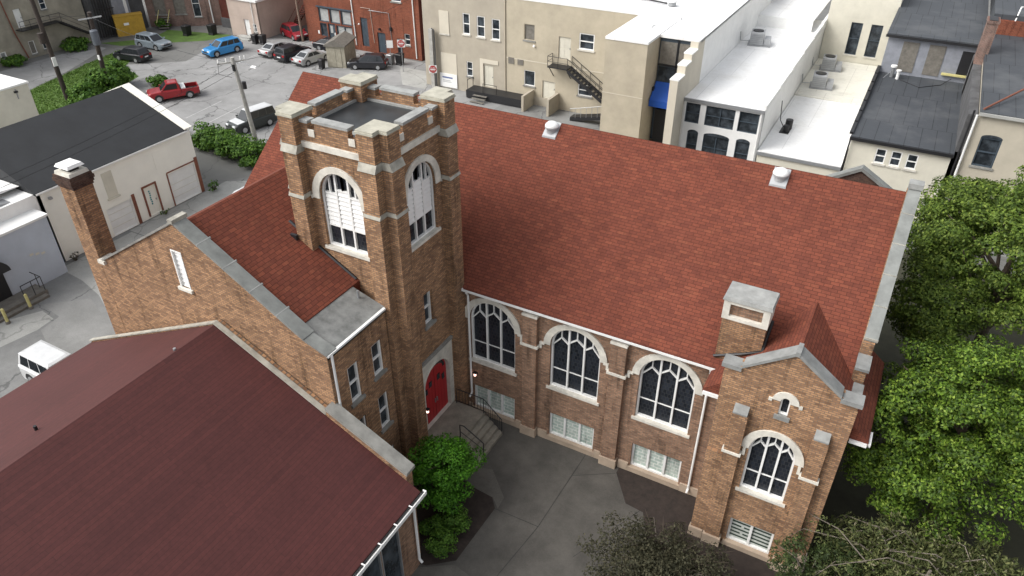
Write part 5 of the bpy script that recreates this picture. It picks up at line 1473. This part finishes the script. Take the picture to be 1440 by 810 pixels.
    q = MB(); q.box(-hl - .012, -hl + .02, -.26, .26, .62, .75, HEAD); q.build('number_plate', t, local=True)
    return t


PB, PS, PBL = car_paint('paint_black', (.018, .019, .025, 1)), car_paint('paint_silver', (.46, .47, .47, 1), .4), car_paint('paint_blue', (.03, .27, .62, 1))
PW, PR, PRD = car_paint('paint_white', (.60, .61, .61, 1), 0), car_paint('paint_red', (.33, .012, .018, 1)), car_paint('paint_dark_red', (.30, .01, .02, 1))
PGB = car_paint('paint_blue_grey', (.28, .33, .37, 1), .3)
PDG = car_paint('paint_dark_green', (.02, .026, .024, 1))
vehicle('hatch', -65.9, 36.4, R(186), PB, 'black hatchback nose-in at the grass edge, its rear facing the lot')
vehicle('suv', -67.8, 41.0, R(2), PGB, 'silver blue-grey utility car facing the lot beside the yellow dumpster')
vehicle('suv', -58.4, 43.4, R(258), PBL, 'bright blue compact utility car alone in the lot')
vehicle('sedan', -52.6, 46.6, R(88), PS, 'pale silver car, first of the row of three parked by the shed')
vehicle('suv', -49.6, 46.1, R(88), PB, 'black utility car parked between two silver cars')
vehicle('sedan', -46.6, 46.0, R(83), PS, 'light silver sedan at the right end of the parked row, near the trash can')
vehicle('hatch', -55.6, 52.9, R(-20), PRD, 'dark red car tucked beside the red brick corner')
vehicle('sedan', -47.6, 50.9, R(5), PB, 'black car parked across behind the row, under the storefront')
vehicle('hatch', -39.4, 47.4, R(205), PB, 'black hatchback between the wooden shed and the road signs')
vehicle('pickup', -51.1, 29.7, R(236), PR, 'red pickup truck with open cargo bed behind the black garage roof', 'pickup')
vehicle('boxy', -37.9, 27.6, R(258), PDG, 'dark utility car with sky glare painted on its roof and hood, beside the hedge', top=PW)  # body is dark; white top panels stand in for sky glare
p = at(328, 266, 'z', 1.2); vehicle('sedan', p[0] + 1.3, p[1] + .5, R(90), PW, 'white car mostly hidden behind the church roof, only its roof showing')
vehicle('boxy', -20.0, -4.45, R(0), PW, 'white utility car in the alley beside the maroon hall roof')

# ================================================================ street furniture
t = thing('storage_shed', 'small weathered wooden shed with a pitched roof at the end of the parked row', 'shed', (-42.6, 47, 0))
c = np.array([-42.3, 47.6]); F = Frame(-43.6, 45.3, .94, .34)
m = MB(); m.fbox(F, 0, 2.2, 0, 2.5, -3.6, 0, SHEDW); m.build('walls', t)
m = MB(); m.prism(F, [(-.2, 2.45), (2.4, 2.45), (2.4, 2.6), (1.1, 3.2), (-.2, 2.6)], -3.8, .2, WOODG); m.build('roof', t)
m = MB(); m.fbox(F, .45, 1.75, .1, 2.2, .003, .05, SHEDW); m.fbox(F, 1.09, 1.11, .1, 2.2, .05, .06, BLACK); m.build('door', t)


def bin_(x, y, mat, label, h=1.05, s=.6):
    t = thing('trash_bin', label, 'bin', (x, y, 0), 'trash bins')
    m = MB(); m.hexa([(x - s * .4, y - s * .4, .08), (x + s * .4, y - s * .4, .08), (x + s * .4, y + s * .4, .08), (x - s * .4, y + s * .4, .08), (x - s / 2, y - s / 2, h), (x + s / 2, y - s / 2, h), (x + s / 2, y + s / 2, h), (x - s / 2, y + s / 2, h)], mat); m.build('tub', t)
    m = MB(); m.box(x - s * .54, x + s * .54, y - s * .56, y + s * .54, h + .003, h + .09, mat, .05); m.build('lid', t)
    m = MB(); m.cyl((x - s * .45, y - s * .38, .1), .1, s * .9, BLACK, 12, 'x'); m.build('wheel', t)


bin_(-43.9, 44.6, BLACK, 'black trash bin in front of the shed, beside the silver sedan')
bin_(-58.0, 48.4, BLACK, 'black trash bin at the corner of the pink stucco building, left one', 1.1, .7)
bin_(-57.0, 48.7, BLACK, 'black trash bin at the pink stucco corner, nearer the silver car', 1.1, .7)
bin_(-36.9, 50.2, BLACK, 'dark bin behind the road sign by the red brick wall', 1.2, .8)
bin_(-37.9, 49.8, STEEL, 'grey bin beside the dark bin near the red brick wall', 1.1, .7)
bin_(-68.6, 46.9, BLACK, 'black bin on the grass below the pinkish brick wall', 1.2, .9)
bin_(-66.0, 48.8, BLACK, 'black bin at the foot of the dark red wall', 1.2, .9)
t = thing('dumpster', 'yellow steel dumpster enclosure at the back of the lot', 'dumpster', (-74.6, 43.2, 0))
F = Frame(-75.2, 41.6, .50, .866)
m = MB(); m.fbox(F, 0, 3.4, .2, 2.6, -.08, 0, YELLOW); m.build('front_panel', t)
m = MB(); m.fbox(F, 0, .08, .2, 2.6, -2.0, -.083, YELLOW); m.build('side_panel', t)
m = MB(); m.fbox(F, 3.32, 3.4, .2, 2.2, -2.0, -.083, YELLOW); m.build('side_panel', t)
m = MB(); m.prism(F, [(-.05, 2.61), (3.45, 2.61), (3.45, 2.72), (-.05, 2.72)], -1.2, .05, YELLOW); m.build('lid', t)
m = MB(); m.fbox(F, 1.0, 1.6, 1.5, 1.8, .003, .02, WHITE); m.build('notice', t)
m = MB(); m.fbox(F, -.1, 3.5, 0, .198, -2.1, .1, WOODG); m.build('base', t)


def text_mesh(name, s, F, uc, zc, size, d, mat, parent):
    cu = bpy.data.curves.new(name, 'FONT'); cu.body = s; cu.size = size; cu.align_x = 'CENTER'; cu.align_y = 'CENTER'; cu.extrude = .004
    tmp = bpy.data.objects.new('tmp', cu); COL.objects.link(tmp)
    dg = bpy.context.evaluated_depsgraph_get(); me = bpy.data.meshes.new_from_object(tmp.evaluated_get(dg))
    bpy.data.objects.remove(tmp); me.name = name; me.materials.clear(); me.materials.append(mat)
    off = ROOT.get(parent.name, (0, 0, 0))
    for v in me.vertices:
        p = F.P(uc + v.co.x, zc + v.co.y, d + v.co.z); v.co = (p[0] - off[0], p[1] - off[1], p[2] - off[2])
    o = bpy.data.objects.new(name, me); COL.objects.link(o); o.parent = parent; ROOT[o.name] = off; return o


def noentry(x, y, z, h, label, post=True):
    t = thing('road_sign', label, 'sign', (x, y, 0))
    F = Frame(x, y, .87, .5)
    if post:
        m = MB(); m.tube([(x, y, 0), (x, y, h)], .04, STEEL, 6); m.build('post', t)
    s = .42
    m = MB(); m.fbox(F, -s, s, z - s, z + s, .045, .06, WHITE); o = m.build('sign_plate', t)
    m = MB(); pts = [(.39 * math.cos(a * math.pi / 12), z + .39 * math.sin(a * math.pi / 12)) for a in range(24)]; m.prism(F, pts, .061, .066, SIGNRED); m.build('red_disc', o)
    m = MB(); m.fbox(F, -.28, .28, z - .055, z + .055, .067, .071, WHITE); m.build('white_bar', o)
    text_mesh('lettering', 'DO NOT', F, 0, z + .17, .16, .072, WHITE, o); text_mesh('lettering', 'ENTER', F, 0, z - .17, .16, .072, WHITE, o)
    return t


p = at(564, 61, 'y', 48.2); t = noentry(p[0], 48.2, p[2], p[2] + .5, 'red and white DO NOT ENTER sign on a post by the red brick building')
F = Frame(p[0], 48.2, .87, .5)
q = at(548, 62, 'y', 48.6)
t2 = thing('road_sign', 'plain white rectangular sign on a post beside the brick wall', 'sign', (q[0], 48.6, 0))
m = MB(); m.tube([(q[0], 48.6, 0), (q[0], 48.6, q[2] + .4)], .035, STEEL); m.build('post', t2)
F = Frame(q[0], 48.6, .87, .5); m = MB(); m.fbox(F, -.36, .36, q[2] - .42, q[2] + .42, .04, .055, WHITE); m.build('sign_plate', t2)
p = at(611, 96, 'y', 45.5)
t = noentry(p[0], 45.2, p[2], 0, 'red and white DO NOT ENTER sign on the grey post at the tan wall', False)
t = thing('utility_post', 'square grey utility post against the corner of the tan wall', 'post', (p[0] - .05, 45.5, 0))
m = MB(); m.box(p[0] - .38, p[0] + .05, 45.3, 45.7, 0, 6.2, POLEG); m.build('post', t)
m = MB(); m.tube([(p[0] + .2, 45.5, 0), (p[0] + .2, 45.5, 6.1), (p[0] - .1, 45.5, 6.25)], .06, DARKWALL, 8); m.build('conduit', t)

# utility poles
DRUM = mat_plain('drum_grey', (.13, .145, .17, 1), .5, .2, var=.3)
t = thing('utility_pole', 'dark wooden utility pole nearest the left edge, rising past the white block', 'utility pole', (-60.45, 24, 0))
m = MB(); m.tube([(-60.45, 24, 0), (-60.45, 23.8, 13)], [.26, .2], POLEW, 10); m.build('shaft', t)
m = MB(); m.box(-60.2, -60.1, 23.6, 24.0, 3.6, 4.5, WHITE); m.build('notice_box', t)
m = MB(); m.cyl((-60.1, 23.3, 6.0), .28, 1.0, POLEW, 12); m.build('transformer', t)
t = thing('utility_pole', 'dark wooden utility pole with a grey transformer drum rising from the bushes', 'utility pole', (-58.6, 27.5, 0))
m = MB(); m.tube([(-58.6, 27.5, 0), (-57.6, 27.4, 8.4)], [.26, .2], POLEW, 10); m.build('shaft', t)
m = MB(); m.cyl((-57.45, 27.15, 5.3), .38, 1.35, DRUM, 16); m.dome((-57.45, 27.15, 6.65), .38, .12, DRUM, 16, 4); m.build('transformer', t)
m = MB(); m.bar(Frame(-57.6, 27.2, .92, .38), (-1.2, 7.65), (1.4, 8.1), .12, -.06, .06, STEEL); m.build('crossarm', t)
m = MB(); m.box(-58.2, -57.95, 27.2, 27.3, 3.6, 4.1, WHITE); m.build('notice_box', t)
t = thing('utility_pole', 'pale grey utility pole with insulators and a street lamp arm beside the hedge', 'utility pole', (-32.9, 23.4, 0))
PT = Vector((-33.05, 22.7, 8.7))
m = MB(); m.tube([(-32.9, 23.4, 0), tuple(PT)], [.21, .16], POLEG, 12); m.build('shaft', t)
FP = Frame(PT.x, PT.y, .80, .60)
m = MB(); m.bar(FP, (-1.3, PT.z - .55), (1.0, PT.z - .25), .1, -.14, -.04, POLEG); cr = m.build('crossarm', t)
for u in (-1.2, -.55, .1, .6, .95):
    m = MB(); c = FP.P(u, PT.z - .5 + (u + 1.3) * .13, -.09); m.cyl(c, .06, .32, WHITE, 8, r2=.04); m.build('insulator', cr)
m = MB(); m.tube([FP.P(0, PT.z - .6, 0), FP.P(.8, PT.z - .3, .3), FP.P(1.5, PT.z - .6, .6)], .035, STEEL); a = m.build('lamp_arm', t)
m = MB(); c = FP.P(1.7, PT.z - .65, .65); m.box(c[0] - .3, c[0] + .3, c[1] - .13, c[1] + .13, c[2] - .06, c[2] + .07, WHITE, .04); m.build('lamp_head', a)
m = MB(); c = FP.P(.55, PT.z - 2.6, .1); m.cyl(c, .17, .6, BLACK, 12); m.build('cable_box', t)
m = MB(); m.cyl((PT.x, PT.y, PT.z - 1.1), .16, .55, BLACK, 12); m.build('band', t)
m = MB(); m.tube([FP.P(-1.2, PT.z - .4, 0), FP.P(-1.3, PT.z - 1.3, .1), FP.P(-.3, PT.z - 1.6, .12)], .02, BLACK, 5); m.build('jumper_wire', t)
t = thing('utility_pole', 'brown wooden pole in front of the iron stair beside the red car', 'utility pole', (-51.9, 52.0, 0))
m = MB(); p0 = at(500, 63, 'z', 0)
m.tube([(-53.4, 52.0, 0), (-53.5, 51.9, 9)], [.16, .12], mat_plain('pole_brown', (.24, .17, .13, 1), .9, var=.3), 10); m.build('shaft', t)


def wire(a, b, sag, label):
    n = 14; pts = [tuple(Vector(a).lerp(Vector(b), i / n) - Vector((0, 0, sag * 4 * (i / n) * (1 - i / n)))) for i in range(n + 1)]
    m = MB(); m.tube(pts, .014, BLACK, 5); o = m.build('overhead_wire'); tag(o, label, 'wire', 'overhead wires')


wire((-33, 22.7, 8.1), (-27.2, -10, 8.6), .5, 'upper overhead wire running from the grey pole over the garage roof')
wire((-33.1, 22.6, 7.5), (-27.6, -10, 8.0), .5, 'lower overhead wire running from the grey pole over the garage roof')
wire((-33.2, 22.5, 8.3), (-57.6, 27.3, 8.0), .5, 'overhead wire between the grey pole and the pole with the drum')
wire((-32.8, 22.8, 8.3), (-36, 52.3, 7.2), .6, 'overhead wire from the grey pole to the red brick building')
wire((-60.4, 23.9, 8.5), (-57.7, 27.3, 8.1), .1, 'short overhead wire between the two dark wooden poles')

# ================================================================ vegetation
rs = np.random.RandomState(3)


def leaves_mesh(name, P, N, size, mat, parent=None, aspect=.55, local=False):
    """one mesh of leaf-sized two-triangle faces at points P with normals N"""
    n = len(P); N = N / np.linalg.norm(N, axis=1, keepdims=True)
    a = rs.normal(size=(n, 3)); a -= N * (a * N).sum(1, keepdims=True); a /= np.linalg.norm(a, axis=1, keepdims=True)
    b = np.cross(N, a); s = size * rs.uniform(.65, 1.35, (n, 1)); fold = N * s * .18
    v = np.stack([P - a * s, P + b * s * aspect - fold, P + a * s, P - b * s * aspect - fold], 1).reshape(-1, 3)
    off = np.array(ROOT.get(parent.name, (0, 0, 0))) if parent else np.zeros(3)
    v = v - off
    me = bpy.data.meshes.new(name); me.vertices.add(4 * n); me.vertices.foreach_set('co', v.astype(np.float32).ravel())
    me.loops.add(4 * n); me.loops.foreach_set('vertex_index', np.arange(4 * n, dtype=np.int32))
    me.polygons.add(n); me.polygons.foreach_set('loop_start', np.arange(0, 4 * n, 4, dtype=np.int32))
    me.materials.append(mat); me.update(calc_edges=True); me.validate()
    o = bpy.data.objects.new(name, me); COL.objects.link(o)
    if parent: o.parent = parent; ROOT[o.name] = tuple(off)
    return o


def clumps(c, rad, n, cr, dens, up=.6, floor=None, shell_=.55):
    """leaf clumps through an ellipsoid crown -> leaf points and normals"""
    C, Rr = np.array(c, float), np.array(rad, float); Ps, Ns = [], []
    k = 0
    while k < n:
        d = rs.normal(size=3); d /= np.linalg.norm(d)
        r = rs.uniform(shell_, 1.0) ** .7
        p = C + d * Rr * r * rs.uniform(.85, 1.06)
        if floor is not None and p[2] < floor: continue
        k += 1
        q = cr * rs.uniform(.6, 1.3); m_ = int(dens * q * q)
        g = rs.normal(size=(m_, 3)); g /= np.linalg.norm(g, axis=1, keepdims=True)
        g[:, 2] = np.abs(g[:, 2]) * rs.choice([1, 1, 1, -1], m_)
        rr = rs.uniform(.35, 1.0, (m_, 1)) ** .5
        Ps.append(p + g * rr * q * np.array([1, 1, .62])); Ns.append(g * .8 + np.array([0, 0, up]) + rs.normal(size=(m_, 3)) * .45 + d * .3)
    return np.concatenate(Ps), np.concatenate(Ns)


L_BRIGHT = mat_leaf('leaf_bright', [(0.0, (.028, .055, .010, 1)), (.4, (.070, .13, .016, 1)), (.75, (.13, .22, .024, 1)), (1.0, (.24, .33, .05, 1))], .5, .22)
L_MID = mat_leaf('leaf_mid', [(0.0, (.04, .072, .013, 1)), (.4, (.09, .145, .022, 1)), (.8, (.16, .235, .038, 1)), (1.0, (.25, .32, .06, 1))], .55, .25)
L_DARK = mat_leaf('leaf_dark_olive', [(0.0, (.018, .030, .010, 1)), (.5, (.036, .056, .016, 1)), (1.0, (.075, .10, .03, 1))], .6, .12)  # dark olive leaf colour for the small tree by the transept
L_CT = mat_leaf('leaf_courtyard', [(0.0, (.03, .10, .008, 1)), (.5, (.06, .19, .012, 1)), (1.0, (.12, .30, .025, 1))])
L_OLIVE = mat_leaf('leaf_olive', [(0.0, (.026, .027, .015, 1)), (.5, (.048, .048, .026, 1)), (1.0, (.085, .078, .045, 1))], .7, .1)
L_DROOP = mat_leaf('leaf_drooping', [(0.0, (.05, .068, .024, 1)), (.5, (.105, .125, .042, 1)), (.9, (.17, .18, .07, 1)), (1.0, (.22, .20, .13, 1))], .7, .15)
L_HEDGE = mat_leaf('leaf_hedge', [(0.0, (.03, .08, .012, 1)), (.5, (.075, .165, .02, 1)), (1.0, (.15, .27, .04, 1))])


def trunk(t, base, top, r, limbs, mat=BARK):
    m = MB(); b, e = Vector(base), Vector(top)
    m.tube([b, b.lerp(e, .35) + Vector((.12, .05, 0)), b.lerp(e, .7) - Vector((.08, .1, 0)), e], [r, r * .8, r * .55, r * .25], mat, 10)
    o = m.build('trunk', t)
    for k, (f, tip) in enumerate(limbs):
        m = MB(); s = b.lerp(e, f); tp = Vector(tip)
        m.tube([s, s.lerp(tp, .45) + Vector((0, 0, .3)), tp], [r * .45, r * .28, r * .08], mat, 7); m.build('limb', o)
    return o


def tree(label, base, crown, n, cr, dens, leaf, size, r=.25, up=.6, floor=None, name='tree', group='leafy trees', cat='tree', nl=7, mat=BARK, twigs=0, extra=()):
    t = thing(name, label, cat, base, group)
    c, rad = crown
    limbs = []
    for k in range(nl):
        a = 2 * math.pi * k / nl + .4; limbs.append((.35 + .08 * (k % 5), (c[0] + rad[0] * .75 * math.cos(a), c[1] + rad[1] * .75 * math.sin(a), c[2] + rad[2] * (.15 + .5 * ((k * 37 % 10) / 10 - .3)))))
    trunk(t, base, (c[0], c[1], c[2] + rad[2] * .6), r, limbs, mat)
    P, N = clumps(c, rad, n, cr, dens, up, floor, .35)
    for (c2, rad2, n2) in extra:
        P2, N2 = clumps(c2, rad2, n2, cr, dens, up, floor); P = np.concatenate([P, P2]); N = np.concatenate([N, N2])
    leaves_mesh('crown', P, N, size, leaf, t)
    return t


# big trees east of the church
tree('large bright green tree in front, crowding the right end of the church', (21.8, 6.6, 0), ((21.7, 7.6, 7.0), (3.7, 3.6, 2.9)), 190, .66, 800, L_BRIGHT, .068, .28, up=.35, nl=9,
     extra=(((19.2, 6.0, 6.0), (1.5, 1.8, 2.2), 26), ((20.6, 4.4, 5.0), (2.9, 1.3, 1.5), 34), ((24.5, 7, 6.5), (2.5, 3, 2.5), 44)))
tree('large darker green tree behind, between the church end and the rear buildings', (22.8, 18.5, 0), ((22.8, 18.5, 8.6), (4.4, 5.0, 3.2)), 150, .80, 560, L_MID, .082, .3, up=.35, nl=9,
     extra=(((25.5, 21, 9.8), (4, 4, 3), 70), ((20.0, 16.4, 6.2), (1.8, 3.4, 2.4), 50), ((19.9, 21.5, 8.2), (1.7, 3.0, 2.4), 44)))
tree('broad dark green tree at the right edge behind the bright one', (28, 12, 0), ((28.5, 12, 5.0), (3.4, 4.2, 2.4)), 70, 1.1, 220, L_MID, .12, .26)
# drooping sparse tree bottom right
t = thing('drooping_tree', 'sparse drooping tree with bare grey twigs in the bottom right corner', 'tree', (21.4, 1.4, 0), 'leafy trees')
trunk(t, (21.4, 1.4, 0), (21.4, 1.5, 4.2), .2, [], TWIG)
m = MB()
Pd, Nd = [], []
for k in range(430):
    a = rs.uniform(0, 2 * math.pi); L = rs.uniform(.6, 5.2); h0 = rs.uniform(2.2, 4.3)
    cx_, cy_ = 22.4 + rs.normal() * 1.2, 1.9 + rs.normal() * .7
    dx, dy = math.cos(a) * L, math.sin(a) * L * .62
    pts = [Vector((cx_, cy_, h0 - .5)), Vector((cx_ + dx * .4, cy_ + dy * .4, h0 + rs.uniform(.0, .4))), Vector((cx_ + dx * .8, cy_ + dy * .8, h0 - rs.uniform(.3, .9))), Vector((cx_ + dx * .95, cy_ + dy * .95, h0 - rs.uniform(1.2, 2.2)))]
    if k < 130: m.tube(pts, [.026, .018, .011, .005], TWIG, 4, False)
    for f in range(240):
        s = rs.uniform(.15, 1.0); i = min(2, int(s * 3)); q = pts[i].lerp(pts[i + 1], s * 3 - i)
        Pd.append((q.x + rs.normal() * .13, q.y + rs.normal() * .13, q.z - rs.uniform(-.1, .45))); Nd.append((rs.normal(), rs.normal(), .5))
m.build('twigs', t)
leaves_mesh('crown', np.array(Pd), np.array(Nd), .085, L_DROOP, t, .35)
t = tree('small dark drooping tree against the transept basement window', (18.0, .7, 0), ((17.5, 1.0, 2.7), (1.3, .8, .9)), 46, .26, 900, L_DARK, .05, .07, nl=9, group='leafy trees', mat=TWIG,
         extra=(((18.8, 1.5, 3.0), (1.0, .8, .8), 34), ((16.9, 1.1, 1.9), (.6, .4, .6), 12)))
# courtyard tree and shrubs
tree('bright green weeping tree beside the entrance steps', (3.0, -1.6, 0), ((2.65, -1.15, 2.5), (1.4, 1.4, 1.0)), 60, .5, 900, L_CT, .06, .09, .35, .5, nl=6, name='ornamental_tree', group='courtyard planting',
     extra=(((2.75, -1.3, 1.6), (1.45, 1.45, .7), 34),))
for x, y, r_, lb in ((3.9, -2.35, .62, 'middle green shrub on the mulch, just below the weeping tree'), (3.95, -3.55, .60, 'lower green shrub on the mulch at the corner of the maroon-roofed hall'), (3.2, -3.0, .5, 'small shrub close to the hall wall under the gutter end')):
    t = thing('shrub', lb, 'shrub', (x, y, 0), 'courtyard planting')
    m = MB()
    for k in range(5): m.tube([(x, y, 0), (x + r_ * .5 * math.cos(k * 1.3), y + r_ * .5 * math.sin(k * 1.3), r_ * 1.1)], [.02, .008], TWIG, 5)
    m.build('stem', t)
    P, N = clumps((x, y, r_ * .95), (r_, r_, r_ * .7), 26, r_ * .45, 1100, .5, .12); leaves_mesh('foliage', P, N, .055, L_HEDGE, t)
# dark ornamental tree, bottom centre
t = thing('ornamental_tree', 'low dark olive-brown twiggy tree at the bottom centre of the courtyard', 'tree', (12.6, -.9, 0), 'courtyard planting')
trunk(t, (12.6, -.9, 0), (12.6, -.8, 1.6), .12, [(.5, (12.6 + 2.2 * math.cos(k), -.8 + 1.7 * math.sin(k), 2.1)) for k in range(7)], TWIG)
m = MB()
for k in range(60):
    a = rs.uniform(0, 2 * math.pi); L = rs.uniform(.8, 3.0)
    b_ = Vector((12.6 + .4 * math.cos(a), -.8 + .4 * math.sin(a), 1.2)); e_ = Vector((12.6 + L * math.cos(a), -.8 + L * .8 * math.sin(a), rs.uniform(1.5, 2.6)))
    m.tube([b_, b_.lerp(e_, .5) + Vector((0, 0, .35)), e_], [.022, .012, .005], BARK, 4, False)
m.build('twigs', t)
P, N = clumps((12.6, -1.3, 1.8), (3.1, 2.5, .8), 380, .42, 330, .4, .5, .1); leaves_mesh('crown', P, N, .055, L_OLIVE, t, .5)
P, N = clumps((13.6, 2.6, .7), (1.6, .7, .5), 14, .4, 160, .4, .2, .2)
# hedge by the lot and bushes by the poles
hd_ = thing('hedge', 'overgrown green hedge along the parking lot behind the white garage', 'hedge', (-35, 21.4, 0))
m = MB()
for k in range(16): m.tube([(-38.4 + k * .5, 22.2 - .02 * k, 0), (-38.4 + k * .5 + .2, 22.0, 1.5)], [.05, .02], BARK, 5)
m.build('stem', hd_)
Ps, Ns = [], []
for k in range(13):
    P, N = clumps((-38.6 + k * .62, 22.4 - k * .07, 1.0), (1.0, 1.5, .95), 12, .6, 170, .5, .15); Ps.append(P); Ns.append(N)
leaves_mesh('foliage', np.concatenate(Ps), np.concatenate(Ns), .14, L_HEDGE, hd_)


def bush(x, y, r, h, n, label, leaf=L_HEDGE, size=.17):
    t = thing('bush', label, 'bush', (x, y, 0), 'bushes around the lot')
    m = MB()
    for k in range(6): m.tube([(x, y, 0), (x + r * .5 * math.cos(k), y + r * .5 * math.sin(k), h * .6)], [.05, .02], BARK, 5)
    m.build('stem', t)
    P, N = clumps((x, y, h * .5), (r, r, h * .5), n, r * .42, 70 / max(.3, (r * .42) ** 2) * .8, .5, .15); leaves_mesh('foliage', P, N, size, leaf, t)


bush(-56.2, 23.4, 1.4, 2.7, 64, 'large bush at the foot of the left wooden pole')
bush(-57.6, 26.4, 1.6, 2.8, 74, 'large bush surrounding the pole with the transformer drum')
bush(-59.2, 29.4, 1.4, 2.6, 54, 'bush at the lot end of the overgrown patch')
bush(-56.0, 31.6, 1.0, .9, 24, 'low weedy tuft beside the red pickup truck')
bush(-74.2, 47.8, .9, 1.2, 20, 'low green growth beside the wooden steps')
bush(-75.8, 36.0, 1.6, 1.3, 30, 'overgrown bush below the iron fire escape')
bush(-76.2, 28.6, 1.2, 1.0, 22, 'weeds along the foot of the beige wall at the left edge')
bush(-30.9, 16.3, .5, .7, 12, 'weeds at the corner of the white garage', size=.1)
bush(-31.0, 11.6, .35, .45, 10, 'small weeds by the garage door jamb', size=.08)
bush(-31.0, 4.0, .4, .6, 8, 'dead brown brush at the blue-grey wall corner', L_OLIVE, .08)
# grass blades on the lawn
P = []
from mathutils.geometry import intersect_point_tri_2d
poly = [(-60.5, 19), (-66, 22), (-69.2, 32), (-70.8, 38.2), (-67, 37.4), (-64.5, 34), (-60.2, 32.5), (-57.5, 26), (-57.5, 21)]
tri = tessellate_polygon([[Vector((x, y, 0)) for x, y in poly]])
for t_ in tri:
    a, b, c = (np.array(poly[i]) for i in t_); ar = abs(np.cross(b - a, c - a)) / 2; n = int(ar * 55)
    r1, r2 = np.sqrt(rs.rand(n, 1)), rs.rand(n, 1); q = a * (1 - r1) + b * r1 * (1 - r2) + c * r1 * r2
    P.append(np.c_[q, rs.uniform(.03, .12, n)])
P = np.concatenate(P); N = rs.normal(size=P.shape); N[:, 2] = .7
L_GRASS = mat_leaf('grass_blades', [(0, (.07, .15, .02, 1)), (.6, (.12, .22, .03, 1)), (1, (.18, .27, .06, 1))])
o = leaves_mesh('grass', P, N, .12, L_GRASS, None, .3); o['kind'] = 'stuff'
tag(o, 'short green grass covering the lawn strip by the rear road', 'grass')
